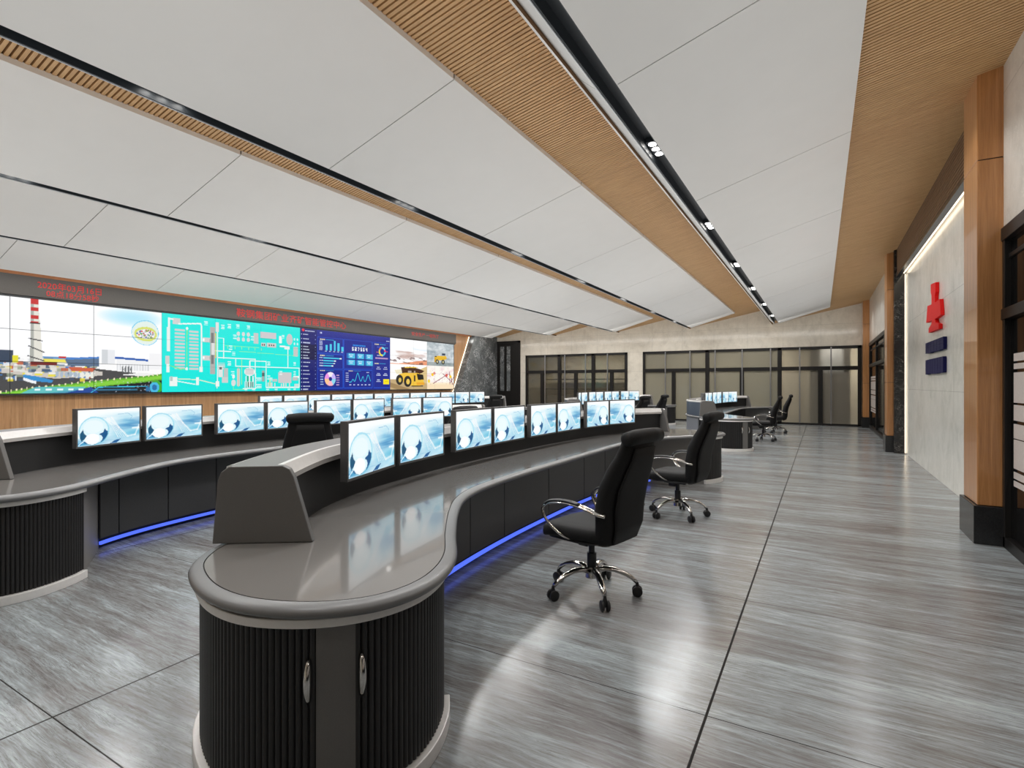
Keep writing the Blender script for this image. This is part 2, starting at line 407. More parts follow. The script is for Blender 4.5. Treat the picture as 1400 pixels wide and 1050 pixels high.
# rooms seen through the glass
struct(MB().box(WX,-6.9,25.9,26.0,0,3.2).obj('wall_corridor','marbleb'))
struct(MB().box(-6.9,3.2,24.9,25.0,0,3.2).obj('wall_office','marbleb'))
struct(MB().box(-7.0,-6.9,BY+.2,26.0,0,3.2).obj('wall_partition','marbleb'))
b=MB().box(WX,3.2,BY+.2,26.0,3.2,3.3); o=struct(b.obj('ceiling','white'))
cab=thing('storage_cabinet','dark cabinet with metal shelves blurred behind the frosted glass','cabinet',(.25,24.0,0))
MB().box(-.62,-.3,-.2,.35,0,3.15).box(.5,.72,-.3,.35,0,3.15).obj('cabinet_body','frame',cab)
b=MB()
for z in (.9,1.05,1.35,1.65,1.75,1.95): b.box(-.25,.62,-.1,.3,z,z+.035)
b.obj('shelf_rack','steel',cab)
MB().box(-.25,.62,.3,.34,0,3.15).obj('cabinet_back','backp',cab)
for i,(x,c) in enumerate([(-11.2,'warm'),(-9.6,'teal')]):
    pass
sb=thing('corridor_shelf','long low sideboard behind the tinted glass front','shelf',(-9.9,25.4,0))
MB().box(-2.6,2.6,-.2,.3,0,.95).obj('shelf_body','backp',sb); MB().box(-2.6,2.6,-.25,.32,1.25,1.3).box(-2.6,2.6,-.25,.32,1.75,1.8).obj('shelf_board','frame',sb)
# door in the back wall
b=MB().box(-14.35,-12.75,BY+.02,BY+.1,0,3.62); 
d=struct(b.obj('door_1','frame'))
dfm=MB().box(-14.38,-14.25,BY-.03,BY+.12,0,3.66).box(-12.85,-12.72,BY-.03,BY+.12,0,3.66).box(-14.38,-12.72,BY-.03,BY+.12,3.56,3.66); dfm.obj('door_frame','frame',d)
MB().box(-13.88,-13.66,BY+.0,BY+.02,1.2,3.4).obj('door_panel','stone',d)
MB().box(-13.5,-13.3,BY+.0,BY+.02,1.2,3.4).obj('door_panel','stone',d)
# side fronts on the right
def glazed_right(n,ya,yb,mull,stripes):
    top=2.95; x0,x1=1.46,1.58
    fr=MB().box(x0-.01,x1,ya,yb,top-.12,top).box(x0,x1,ya,yb,0,.1).box(x0,x1,ya,ya+.1,0,top).box(x0,x1,yb-.07,yb,0,top)
    for m in mull: fr.box(x0+.01,x1,m-.06,m+.06,0,top)
    fr.box(x0-.01,x1,ya,yb,2.1,2.2)
    fr.box(x0+.03,x1,ya,yb,2.66,2.7)
    o=struct(bev(fr.obj('window_%d'%n,'frame'),.004))
    ys=[ya]+mull+[yb]
    for a,c in zip(ys[:-1],ys[1:]):
        MB().box(x0+.045,x0+.055,a,c,2.2,top-.1).obj('pane','glass_dark',o)
        p=MB().box(x0+.045,x0+.055,a,c,.1,2.1).obj('pane','glass_dark',o)
        if stripes and (n==3 or c>22):
            s_=MB()
            for z0,z1 in [(1.71,1.78),(1.64,1.69),(1.34,1.61),(1.18,1.32),(1.02,1.15),(.75,1.01),(.66,.72),(.59,.64)]:
                s_.box(x0+.04,x0+.044,a+.22,c-.17,z0,z1)
            s_.obj('window_film','filmw',p)
glazed_right(3,-3.9,6.57,[.6,2.6,4.6],True)
glazed_right(4,15.0,22.3,[17.4,19.9],True)
b=MB().box(2.9,3.2,NY,BY,0,4.9); struct(b.obj('wall_side','woodcol'))

# ------------------------------------------------------------------ left wall: stone slab, trim
b=MB(); 
o=struct(MB().prism([(18.9,0),(20.95,4.1),(22.8,4.1),(22.8,0)],0,WX,WX+.34).obj('trim_7','stone'))
eg=thing('slab_edge_light','slanted warm light line along the veined stone slab','light',(WX+.03,18.88,0))
MB().prism([(-.012,0),(2.038,4.1),(2.05,4.1),(0,0)],0,.0,.03).obj('light_strip','dimled',eg)
struct(MB().box(WX,WX+.16,NY,BY-1.9,3.76,3.86).obj('trim_8','orange'))

# ------------------------------------------------------------------ painted pictures
class Img:
    def __init__(s,w,h,bg=(255,255,255)):
        s.w,s.h=w,h; s.a=np.zeros((h,w,3)); s.a[:]=bg
        s.Y,s.X=np.mgrid[0:h,0:w]; s.X=(s.X+.5)/w; s.Y=(s.Y+.5)/h
    def put(s,m,c,al=1.0):
        s.a[m]=s.a[m]*(1-al)+np.array(c,float)*al
    def rect(s,x0,y0,x1,y1,c,al=1): s.put((s.X>=x0)&(s.X<x1)&(s.Y>=y0)&(s.Y<y1),c,al)
    def ell(s,x,y,rx,ry,c,al=1,inner=0,a0=None,a1=None):
        q=((s.X-x)/rx)**2+((s.Y-y)/ry)**2; m=(q<=1)&(q>=inner*inner)
        if a0 is not None:
            an=(np.degrees(np.arctan2((s.Y-y)/ry,(s.X-x)/rx))%360); m&=(an>=a0)&(an<a1)
        s.put(m,c,al)
    def poly(s,pts,c,al=1):
        m=np.zeros(s.X.shape,bool); n=len(pts)
        for i in range(n):
            x0,y0=pts[i]; x1,y1=pts[(i+1)%n]
            if y0==y1: continue
            m^=((s.Y>min(y0,y1))&(s.Y<=max(y0,y1))&(s.X<x0+(s.Y-y0)*(x1-x0)/(y1-y0)))
        s.put(m,c,al)
    def line(s,pts,w,c,al=1):
        """w in units of height"""
        asp=s.asp
        for (x0,y0),(x1,y1) in zip(pts[:-1],pts[1:]):
            dx,dy=(x1-x0)*asp,y1-y0; L=dx*dx+dy*dy+1e-9
            t=np.clip(((s.X-x0)*asp*dx+(s.Y-y0)*dy)/L,0,1)
            d=np.hypot((s.X-x0)*asp-t*dx,(s.Y-y0)-t*dy)
            s.put(d<w/2,c,al)
    asp=2.08
    def noise(s,fx,fy,seed=0):
        r=np.random.RandomState(seed); out=np.zeros(s.X.shape)
        for o,am in ((1,1),(2,.5),(4,.25)):
            gx,gy=int(fx*o)+2,int(fy*o)+2; g=r.rand(gy,gx)
            x=s.X*fx*o; y=s.Y*fy*o; xi=np.minimum(x.astype(int),gx-2); yi=np.minimum(y.astype(int),gy-2); u=x-xi; v=y-yi
            u=u*u*(3-2*u); v=v*v*(3-2*v)
            out+=am*((g[yi,xi]*(1-u)+g[yi,xi+1]*u)*(1-v)+(g[yi+1,xi]*(1-u)+g[yi+1,xi+1]*u)*v)
        return out/1.75
    def lin(s):
        a=np.clip(s.a/255,0,1); return np.where(a<=.04045,a/12.92,((a+.055)/1.055)**2.4)
def blend(im,mask,c):
    im.a=im.a*(1-mask[...,None])+np.array(c,float)*mask[...,None]
GX,GY=330,156
# picture 1: steel plant seen from the air
p1=Img(GX,GY,(252,253,255))
p1.rect(0,.60,1,1,(250,250,250))
def bx(x0,x1,y0,y1,c,al=1): p1.rect(x0,y0,x1,y1,c,al)
# ground
p1.poly([(0,.72),(.45,.70),(1,.80),(1,1),(0,1)],(70,70,72))
p1.poly([(0,.68),(.30,.66),(.62,.76),(.62,.80),(.36,.84),(.1,.80),(0,.78)],(205,198,190))
p1.poly([(.72,.79),(.85,.76),(.99,.78),(.93,.81)],(238,238,238))
random.seed(5); rr=np.random.RandomState(5)
for i in range(150):
    x=rr.uniform(0,.55); y=rr.uniform(.60,.82)+.04*rr.rand(); w_=rr.uniform(.01,.05); h_=rr.uniform(.01,.04)
    c=[(64,84,110),(226,226,220),(236,220,60),(120,140,160),(190,90,60),(60,120,190),(240,240,240),(150,160,140)][rr.randint(8)]
    bx(x,x+w_,y,y+h_,c,.85)
bx(0,.105,.55,.68,(50,66,88)); bx(.1,.14,.6,.68,(228,220,50))
bx(.28,.46,.60,.63,(70,130,190),.8); bx(.28,.42,.63,.66,(235,225,90)); bx(.22,.36,.66,.70,(110,30,30))
p1.poly([(.40,.62),(.60,.60),(.60,.70),(.42,.70)],(90,112,140)); p1.poly([(.40,.61),(.60,.585),(.60,.605),(.42,.63)],(70,130,205))
bx(.37,.41,.595,.615,(200,30,30))
p1.poly([(.42,.71),(.58,.72),(.56,.76),(.44,.755)],(204,96,66))
p1.poly([(.17,.80),(.26,.82),(.34,.86),(.33,.885),(.25,.87),(.17,.83)],(50,140,205)); p1.poly([(.17,.83),(.25,.87),(.25,.9),(.17,.86)],(240,242,245))
for i in range(9): p1.ell(.36+.025*i,.79+.005*(i%3),.010,.03,(170,185,200))
for i in range(3): p1.ell(.50+.03*i,.80,.014,.035,(235,235,225))
# chimney
p1.poly([(.222,.06),(.262,.06),(.285,.66),(.215,.66)],(226,224,214)); p1.poly([(.222,.06),(.235,.06),(.235,.66),(.215,.66)],(170,172,166))
for a,c_ in ((0,.06),(.09,.13),(.17,.21),(.235,.26)): p1.rect(.222,a,.263,c_,(196,40,44))
p1.rect(.216,.25,.270,.265,(60,40,40)); p1.line([(.21,.42),(.28,.44)],.012,(60,60,66)); p1.line([(.21,.50),(.29,.56)],.012,(60,60,66)); p1.line([(.2,.60),(.29,.65)],.012,(60,60,66))
# white halls on the right
for x0,x1,y0,y1,c in ((.615,.65,.50,.66,(208,212,216)),(.65,.69,.50,.66,(232,234,238)),(.70,.90,.60,.74,(240,241,243)),(.90,.99,.52,.72,(243,243,245))): bx(x0,x1,y0,y1,c)
for i in range(12): bx(.70+.017*i,.706+.017*i,.66,.74,(205,208,212))
p1.poly([(.69,.575),(.89,.595),(.89,.62),(.69,.60)],(36,92,176))
for i in range(4): p1.ell(.735+.017*i,.725,.006,.04,(110,114,118))
# street, lawn, trees
p1.poly([(0,1),(0,.99),(1,.77),(1,1)],(96,168,44)); p1.poly([(0,1),(.35,.93),(1,.79),(1,.83),(.45,.955),(.2,1)],(132,206,60))
p1.poly([(.30,1),(.55,.94),(1,.85),(1,1)],(16,20,28))
for i in range(28): p1.ell(.02+.035*i,.985-.21*(.02+.035*i),.005,.012,(240,232,190))
for i in range(60): p1.ell(rr.uniform(.5,1),rr.uniform(.86,.99),.003,.005,(210,220,240),.7)
p1.poly([(.15,1),(.25,.93),(.52,.93),(.48,1)],(90,190,226),.8); p1.poly([(.4,1),(.55,.93),(.6,1)],(30,70,150))
for i in range(5): p1.rect(.24+.06*i,.95,.27+.06*i,.97,(235,250,255))
p1.rect(.56,.955,.82,.975,(60,160,210),.6); p1.line([(.55,1),(.60,.935),(.88,.925),(.9,.96)],.01,(60,190,230))
p1.ell(.955,.935,.05,.08,(60,170,50)); p1.ell(.94,.94,.038,.065,(70,184,226)); p1.ell(.94,.94,.02,.035,(30,110,170))
p1.ell(.89,.96,.018,.03,(40,110,160))
# round inset view
m=np.clip(1-((p1.X-.80)/.22)**2-((p1.Y-.1)/.12)**2,0,1); blend(p1,m*.7,(150,222,246))
p1.ell(.88,.27,.095,.155,(120,206,236),1,.94); p1.ell(.88,.27,.088,.14,(226,240,232)); p1.ell(.88,.285,.078,.09,(214,222,110))
p1.ell(.88,.285,.065,.06,(225,225,226))
for i in range(50):
    a=rr.uniform(0,6.28); r_=rr.rand()**.5
    p1.ell(.88+.062*r_*math.cos(a),.285+.06*r_*math.sin(a),.006,.01,[(220,80,60),(60,110,170),(110,180,60),(255,255,255),(160,160,160)][i%5])
# picture 2: process diagram on turquoise
p2=Img(GX,GY,(4,232,222))
g=(206,208,206); w_=(236,244,240)
def R2(x0,y0,x1,y1,c=g,al=1): p2.rect(x0,y0,x1,y1,c,al)
def px2(x,y): return x,y
for i in range(12):
    R2(.075,.185+.045*i,.135,.185+.045*i+.028); R2(.165,.19+.045*i,.222,.19+.045*i+.028)
R2(.03,.17,.047,.48,w_); R2(.028,.17,.05,.47,(225,235,232),.5); R2(.02,.54,.045,.64); R2(.028,.64,.045,.75,w_)
R2(.063,.05,.11,.13); p2.line([(.05,.07),(.065,.07)],.02,w_); R2(.036,.05,.048,.17,w_)
p2.line([(.1,.12),(.235,.09),(.24,.12),(.24,.70)],.018,w_); R2(.228,.66,.25,.74,w_)
p2.line([(.045,.66),(.11,.71),(.148,.70),(.150,.16)],.014,(120,232,150)); p2.ell(.15,.17,.007,.02,w_); p2.ell(.148,.7,.008,.02,w_)
for y in (.27,.51):
    R2(.25,y,.30,y+.065); R2(.25,y+.015,.262,y+.05,(250,250,250)); R2(.295,y+.01,.31,y+.055,(150,150,150))
R2(.298,.12,.33,.76,(176,176,174)); R2(.303,.2,.322,.34,(120,120,120)); R2(.303,.50,.322,.62,(120,120,120)); R2(.306,.34,.328,.5,(222,222,222))
R2(.336,.05,.358,.18,(224,224,224)); R2(.345,.18,.353,.90,w_)
p2.line([(.35,.26),(.39,.26),(.39,.54)],.012,w_); p2.line([(.33,.44),(.44,.44)],.012,w_); p2.line([(.35,.53),(.62,.53)],.014,w_)
p2.line([(.335,.24),(.335,.5)],.012,(236,226,90)); R2(.33,.2,.338,.24,(240,220,60)); R2(.33,.5,.338,.54,(240,220,60))
for i in range(5): R2(.35+.004*(i%2),.60+.02*i,.40,.612+.02*i,(210,214,214))
R2(.355,.64,.385,.80,(226,228,226)); R2(.36,.66,.38,.70,(100,110,110)); R2(.39,.68,.42,.82,(190,196,194)); R2(.38,.80,.42,.88,g)
p2.line([(.07,.83),(.09,.83),(.22,.84),(.345,.90),(.345,.95)],.012,(220,236,200)); R2(.045,.81,.09,.92,w_); R2(.05,.80,.065,.86,(180,200,196)); R2(.205,.81,.225,.91,w_); R2(.335,.86,.36,.93,w_); p2.line([(.09,.86),(.2,.90)],.012,w_)
for i in range(3):
    for j in range(2): p2.ell(.495+.037*i,.18+.075*j,.012,.03,(214,218,216))
R2(.61,.15,.645,.30,(196,202,200)); R2(.66,.12,.79,.21,(205,200,205)); R2(.67,.22,.76,.225,(60,170,130)); 
R2(.67,.285,.705,.34,g); R2(.715,.275,.79,.345,g)
for i in range(5): p2.ell([.68,.695,.735,.752,.77][i],.31,.005,.014,(60,60,60))
p2.ell(.905,.20,.027,.085,(200,200,200)); 
for i in range(2):
    for j in range(2): p2.ell(.948+.027*i,.19+.07*j,.007,.02,(206,240,236))
R2(.94,.31,.98,.46,(196,198,196)); R2(.815,.16,.835,.27,w_); R2(.82,.3,.87,.325,w_); R2(.86,.31,.905,.36,w_)
p2.line([(.89,.35),(.89,.64)],.012,w_); p2.line([(.475,.53),(.475,.64),(.99,.64),(.99,.945),(.71,.945),(.71,.56),(.58,.56),(.58,.70)],.014,w_)
p2.line([(.62,.53),(.625,.96),(.53,.96)],.014,w_); p2.ell(.578,.72,.04,.06,w_,1,.75)
R2(.545,.68,.61,.76,(200,204,204)); R2(.545,.70,.61,.76,(214,214,214)); 
for i in range(5): R2(.548+.013*i,.78,.556+.013*i,.93,(40,170,110) if i%2 else (240,240,240))
R2(.538,.86,.612,.97,(226,236,234),.7)
for i in range(4): p2.line([(.553+.017*i,.87),(.553+.017*i,.94)],.012,(30,80,50))
p2.line([(.46,.92),(.46,.97),(.56,.97)],.008,(150,240,120)); p2.ell(.46,.88,.016,.045,(216,222,220)); p2.ell(.46,.79,.01,.03,w_); R2(.485,.68,.505,.92,(206,212,210)); p2.line([(.495,.66),(.495,.93)],.008,(220,190,60))
for i in range(6): p2.line([(.42+.05*i,.37),(.42+.05*i,.40)],.006,(180,240,120))
p2.line([(.40,.36),(.65,.36)],.006,(150,240,140)); p2.line([(.5,.43),(.95,.45)],.006,(150,240,140)); p2.line([(.80,.12),(.80,.72)],.005,(150,240,140)); p2.line([(.52,.55),(.52,.9)],.006,(200,236,90))
R2(.675,.70,.698,.86,(160,170,168)); R2(.675,.73,.698,.78,(90,100,100))
R2(.81,.72,.92,.88,(204,202,204)); R2(.94,.77,.99,.80,w_); R2(.93,.79,.98,.84,(190,196,194))
for x in (.72,.735,.75,.775,.83,.85,.87,.9,.95,.965,.98): R2(x,.87+.01*(int(x*1000)%3),x+.01,.94,(214,226,222))
R2(.735,.82,.742,.93,(236,226,90)); R2(.76,.82,.80,.86,(190,200,198))
for (x,y) in [(.27,.05),(.385,.08),(.43,.06),(.49,.05),(.57,.05),(.47,.2),(.6,.2),(.44,.36),(.46,.44),(.43,.58),(.455,.72),(.64,.8),(.66,.8),(.64,.9),(.66,.9),(.73,.56),(.73,.77),(.85,.14),(.83,.2),(.95,.55),(.95,.7),(.83,.7),(.75,.80),(.55,1.01),(.61,1.01),(.72,1.01),(.79,1.01),(.9,1.01),(.95,1.01)]:
    for q in range(3):
        yy=min(y,.97)+.022*q
        R2(x-.012+.004*(q%2),yy,x+.012,yy+.011,(238,250,248),.9)
# picture 3: dashboard
p3=Img(GX,GY,(14,34,140))
def R3(x0,y0,x1,y1,c,al=1): p3.rect(x0,y0,x1,y1,c,al)
def words3(x,y,w_,c=(226,236,255),h_=.014,seed=0):
    r=np.random.RandomState(int(x*997+y*331)+seed); q=x
    while q<x+w_:
        s_=r.uniform(.006,.014); R3(q,y,min(q+s_,x+w_),y+h_,c,.9); q+=s_+.003
R3(0,0,.16,1,(12,24,110)); R3(0,.25,.16,.50,(8,12,70))
p3.ell(.03,.03,.012,.022,(230,20,50)); words3(.05,.03,.09)
for i,y in enumerate([.09,.16,.22,.28,.33,.38,.43,.47,.54,.60,.67,.73,.80,.86,.92,.97]): words3(.03 if not 3<=i<=7 else .03,y,.045+.02*((i*7)%3)/2); R3(.012,y,.018,y+.014,(200,215,250)); R3(.142,y+.002,.15,y+.012,(150,170,230))
words3(.19,.035,.02,h_=.02); words3(.95,.07,.04)
fr_=(26,84,205)
for x0,y0,x1,y1 in ((.165,.12,.43,.37),(.165,.39,.43,.63),(.165,.65,.43,.96),(.44,.12,.77,.62),(.44,.64,.77,.96),(.79,.12,.99,.96)):
    p3.line([(x0,y0),(x1,y0),(x1,y1),(x0,y1),(x0,y0)],.010,fr_)
for x,y in ((.19,.14),(.19,.41),(.19,.66),(.49,.655),(.80,.14),(.80,.50)): words3(x,y,.05,(250,240,190),.018); R3(x+.06,y+.006,x+.14,y+.012,(60,190,240))
for i,h_ in enumerate((.09,.11,.17,.14,.08)): R3(.245+.042*i,.33-h_,.268+.042*i,.33,(70,200,235)); words3(.24+.042*i,.34,.022)
for i in range(9): words3(.185,.17+.018*i,.03,(210,220,245),.01)
for i,l_ in enumerate((.19,.13,.12,.10)):
    y=.45+.043*i; words3(.185,y,.035); R3(.225,y,.225+l_,y+.018,(70,205,238)); R3(.225+l_-.02,y,.225+l_,y+.018,(240,250,255))
cols=[(140,215,240),(250,180,200),(255,200,150),(235,150,230),(245,235,245),(200,180,250)]
for i in range(6): p3.ell(.295,.81,.058,.115,cols[i],1,.3,i*60,i*60+60)
for i in range(5): words3(.195,.73+.04*i,.03,(200,230,250)); words3(.36,.74+.04*i,.03,(240,190,220))
# number read-out on the dashboard
seg={'5':'111100111001111','2':'111001111100111','7':'111001001010010','3':'111001011001111','6':'111100111101111','4':'101101111001001'}
for i,ch in enumerate('527564'):
    for k,bit in enumerate(seg[ch]):
        if bit=='1': xx=.53+.032*i+.006*(k%3); yy=.235+.0125*(k//3); R3(xx,yy,xx+.0065,yy+.014,(240,248,255))
words3(.54,.19,.15,(40,150,240),.025)
for j in range(2):
    for i in range(3):
        R3(.47+.105*i,.35+.115*j,.565+.105*i,.44+.115*j,(70,190,230)); R3(.47+.105*i,.35+.115*j,.49+.105*i,.44+.115*j,(30,110,190)); words3(.495+.105*i,.37+.115*j,.05); words3(.505+.105*i,.40+.115*j,.03)
xs=np.linspace(.50,.75,60); f_=lambda x:.86-.16*math.exp(-((x-.595)/.022)**2)-.10*math.exp(-((x-.655)/.015)**2)-.13*math.exp(-((x-.72)/.022)**2)-.05*math.exp(-((x-.54)/.012)**2)
p3.line([(x,f_(x)) for x in xs],.012,(60,200,235))
for i in range(5): words3(.46,.70+.035*i,.03)
for i in range(6): words3(.50+.045*i,.90,.02)
words3(.70,.68,.03)
for i,(a0,a1,c) in enumerate(((0,80,(60,190,235)),(80,200,(240,225,60)),(200,260,(230,130,90)),(260,330,(120,215,240)),(330,360,(240,40,80)))): p3.ell(.895,.28,.045,.09,c,1,.62,a0,a1)
words3(.81,.40,.16,(230,180,220),.02); words3(.83,.19,.04,(90,120,240)); words3(.83,.35,.04); words3(.82,.29,.03,(240,120,90)); words3(.93,.2,.04,(90,200,240)); words3(.94,.27,.03,(240,60,90))
for j in range(3):
    for i in range(2):
        if (j,i)==(2,1): R3(.91,.80,.985,.90,(250,228,20)); words3(.93,.84,.04,(200,180,20))
        else: words3(.83+.09*i,.57+.12*j,.035); words3(.82+.09*i,.60+.12*j,.055)
# picture 4: four quarry views
p4=Img(GX,GY,(255,255,255))
X,Yg=p4.X,p4.Y
q=(X<.54)&(Yg<.5)
n=p4.noise(5,16,1); msk=q&(Yg>.24); blend(p4,np.where(msk,np.clip((n-.42)*2.2,0,.6),0),(176,132,120))
blend(p4,np.where(q&(Yg>.49-.22*np.clip(X-.1,0,1)-.0*n),.8,0),(238,140,92)); blend(p4,np.where(q&(X>.3)&(Yg<.28)&(Yg>.08),np.clip(n-.5,0,.5),0),(150,200,235))
blend(p4,np.where(q&(Yg>.35)&(p4.noise(16,30,9)>.56),.6,0),(90,60,60))
q=(X>=.54)&(Yg<.5); n=p4.noise(9,9,2); n2=p4.noise(24,20,3)
v_=np.clip(n*.6+n2*.5,0,1); a4=p4.a; cc=np.stack([110+v_*150,130+v_*130,140+v_*120],-1); a4[q]=np.clip(cc,0,255)[q]
blend(p4,np.where(q&(Yg>.42),.35,0),(70,84,80))
def R4(x0,y0,x1,y1,c,al=1): p4.rect(x0,y0,x1,y1,c,al)
yl=(232,184,44)
p4.poly([(.66,.30),(.70,.28),(.86,.27),(.88,.33),(.83,.37),(.66,.39)],yl); R4(.66,.34,.69,.42,(210,160,30)); p4.ell(.71,.41,.028,.05,(50,50,50)); p4.ell(.81,.41,.03,.052,(60,60,58)); p4.ell(.71,.41,.013,.026,(200,190,140)); p4.ell(.81,.41,.013,.026,(200,190,140)); R4(.79,.22,.85,.26,(40,60,80)); R4(.67,.28,.70,.31,(60,60,60)); R4(.56,.25,.72,.26,(90,110,120),.3)
q=(X<.54)&(Yg>=.5); p4.a[q]=(255,255,252)
p4.poly([(.0,.80),(.54,.82),(.54,1),(0,1)],(196,170,124)); p4.poly([(0,.86),(.3,1),(.1,1),(0,.95)],(160,132,90)); p4.poly([(.38,.62),(.54,.52),(.54,.88),(.44,.86)],(222,196,140))
p4.poly([(.06,.62),(.2,.59),(.2,.68),(.09,.70)],(240,232,200)); p4.poly([(.15,.56),(.28,.54),(.42,.58),(.50,.62),(.46,.66),(.40,.70),(.17,.70)],(70,38,22)); p4.poly([(.2,.55),(.34,.54),(.42,.56),(.2,.57)],(230,190,60))
p4.poly([(.12,.70),(.20,.67),(.38,.66),(.47,.70),(.49,.86),(.44,.92),(.26,.92),(.15,.82)],(242,196,66)); p4.poly([(.38,.68),(.48,.70),(.49,.80),(.40,.81)],(30,28,24)); R4(.34,.72,.36,.84,(50,44,30))
p4.ell(.13,.81,.05,.10,(44,42,40)); p4.ell(.245,.84,.055,.11,(38,36,34)); p4.ell(.25,.845,.025,.055,(236,200,90)); p4.ell(.135,.815,.02,.045,(220,190,90)); R4(.38,.86,.50,.91,(236,168,50)); R4(.30,.92,.48,.945,(40,34,28))
R4(.25,.62,.36,.665,(220,210,200),.7); R4(.30,.60,.34,.66,(60,40,24))
q=(X>=.54)&(Yg>=.5); p4.a[q]=(255,250,242)
n=p4.noise(14,14,6); blend(p4,np.where(q&(Yg<.86),np.clip((n-.45)*1.6,0,.6),0),(232,196,204)); R4(.54,.88,1,1,(250,226,190)); R4(.54,.86,1,.90,(252,236,206))
for a,c in (((.64,.88),(.90,.67)),((.80,.66),(.96,.84)),((.92,.62),(.93,.90)),((.96,.75),(.97,.9)),((.92,.64),(.98,.90)),((1,.74),(.93,.88))): p4.line([a,c],.014,(136,30,70))
for x,y,c in ((.63,.69,(246,200,40)),(.57,.83,(250,220,60)),(.94,.73,(250,214,50)),(.66,.66,(230,150,140)),(.87,.70,(220,90,80)),(.60,.62,(250,240,220))): p4.ell(x,y,.02,.035,c)
for i in range(40): p4.ell(rr.uniform(.56,.99),rr.uniform(.6,.9),.004,.007,(150,70,110),.7)
R4(.538,0,.543,1,(120,120,120),.5); R4(0,.498,1,.503,(140,140,140),.4)
P1L=p1.lin(); _xn=(np.arange(GX)+.5)/GX; _xo=np.interp(_xn,[0,.3,.41,.69,.92,1],[0,.02,.222,.60,.88,1]); P1L=P1L[:,np.clip((_xo*GX).astype(int),0,GX-1)]
PICS=[P1L,p2.lin(),p3.lin(),p4.lin()]
def grid_obj(name,img,y0,y1,z0,z1,parent,x=0,mat='picture'):
    """img: linear HxWx3 (top row first); on a plane x=const facing +X; picture's left at small Y"""
    h,w=img.shape[:2]
    ys=np.linspace(y0,y1,w); zs=np.linspace(z1,z0,h)
    YY,ZZ=np.meshgrid(ys,zs); co=np.stack([np.full(YY.shape,x),YY,ZZ],-1).reshape(-1,3)
    idx=np.arange(h*w).reshape(h,w)
    f=np.stack([idx[1:,:-1],idx[1:,1:],idx[:-1,1:],idx[:-1,:-1]],-1).reshape(-1,4)
    me=bpy.data.meshes.new(name); me.vertices.add(h*w); me.vertices.foreach_set('co',co.ravel().astype(np.float32))
    nf=len(f); me.loops.add(nf*4); me.loops.foreach_set('vertex_index',f.ravel().astype(np.int32))
    me.polygons.add(nf); me.polygons.foreach_set('loop_start',np.arange(0,nf*4,4,dtype=np.int32)); me.update(calc_edges=True)
    at=me.color_attributes.new('Col','FLOAT_COLOR','POINT')
    at.data.foreach_set('color',np.concatenate([img.reshape(-1,3),np.ones((h*w,1))],1).ravel().astype(np.float32))
    me.materials.append(M[mat]); me.validate()
    o=bpy.data.objects.new(name,me); COL.objects.link(o); o.parent=parent; return o
SY=[2.83,7.17,11.27,15.36,19.45]; SZ0,SZ1=1.315,3.305
vw=thing('video_wall','long video wall of tiled displays with a grey header band','video wall',(WX,11.3,0))
MB().box(0,.10,3.0-11.3-1.5,19.5-11.3,SZ0-.03,SZ1+.02).obj('display_frame','trackblk',vw)
b=MB().box(0,.17,3.0-11.3-7,19.55-11.3,SZ1+.04,3.76); b.m=1; b.box(.0,.13,3.0-11.3-7,19.55-11.3,SZ1,SZ1+.04)
hd=b.obj('header_band',['hdr','trackblk'],vw)
GP=[.0045,.0012,.0012,.0018]
for k in range(4):
    im=PICS[k]; h,w=im.shape[:2]
    for i in range(3):
        for j in range(3):
            a,c=i*w//3,(i+1)*w//3; r0,r1=j*h//3,(j+1)*h//3
            y0=SY[k]+(SY[k+1]-SY[k])*i/3; y1=SY[k]+(SY[k+1]-SY[k])*(i+1)/3
            z1=SZ1-(SZ1-SZ0)*j/3; z0=SZ1-(SZ1-SZ0)*(j+1)/3
            grid_obj('display_screen',im[r0:r1,a:c],y0-11.3+GP[k],y1-11.3-GP[k],z0+GP[k],z1-GP[k],vw,.108)
# ceiling-side little bullet lights on the header are reflections; text on the band
def text_mesh(body,size,yc,z,width,parent,x=.176):
    cu=bpy.data.curves.new('t','FONT'); cu.body=body; cu.size=size; cu.align_x='CENTER'; cu.extrude=.002; cu.resolution_u=3
    o=bpy.data.objects.new('t',cu); COL.objects.link(o); dg=bpy.context.evaluated_depsgraph_get(); dg.update()
    me=bpy.data.meshes.new_from_object(o.evaluated_get(dg)); bpy.data.objects.remove(o)
    co=np.zeros(len(me.vertices)*3); me.vertices.foreach_get('co',co); co=co.reshape(-1,3)
    s_=width/(co[:,0].max()-co[:,0].min()) if width else 1
    new=np.stack([co[:,2],co[:,0]*s_,co[:,1]],-1)
    me.vertices.foreach_set('co',new.ravel()); me.materials.clear(); me.materials.append(M['red']); me.update()
    return link('led_text',me,parent,(x,yc-11.3,z))
text_mesh('2020年03月16日',.175,0,0,1.15,hd).location=(.176,5.28-11.3,3.545)
text_mesh('08点18分58秒',.165,0,0,.95,hd).location=(.176,5.32-11.3,3.385)
text_mesh('鞍钢集团矿业齐矿智能管控中心',.26,0,0,4.0,hd).location=(.176,11.1-11.3,3.44)
text_mesh('安全生产 一切为了',.16,0,0,1.75,hd).location=(.176,17.4-11.3,3.5)

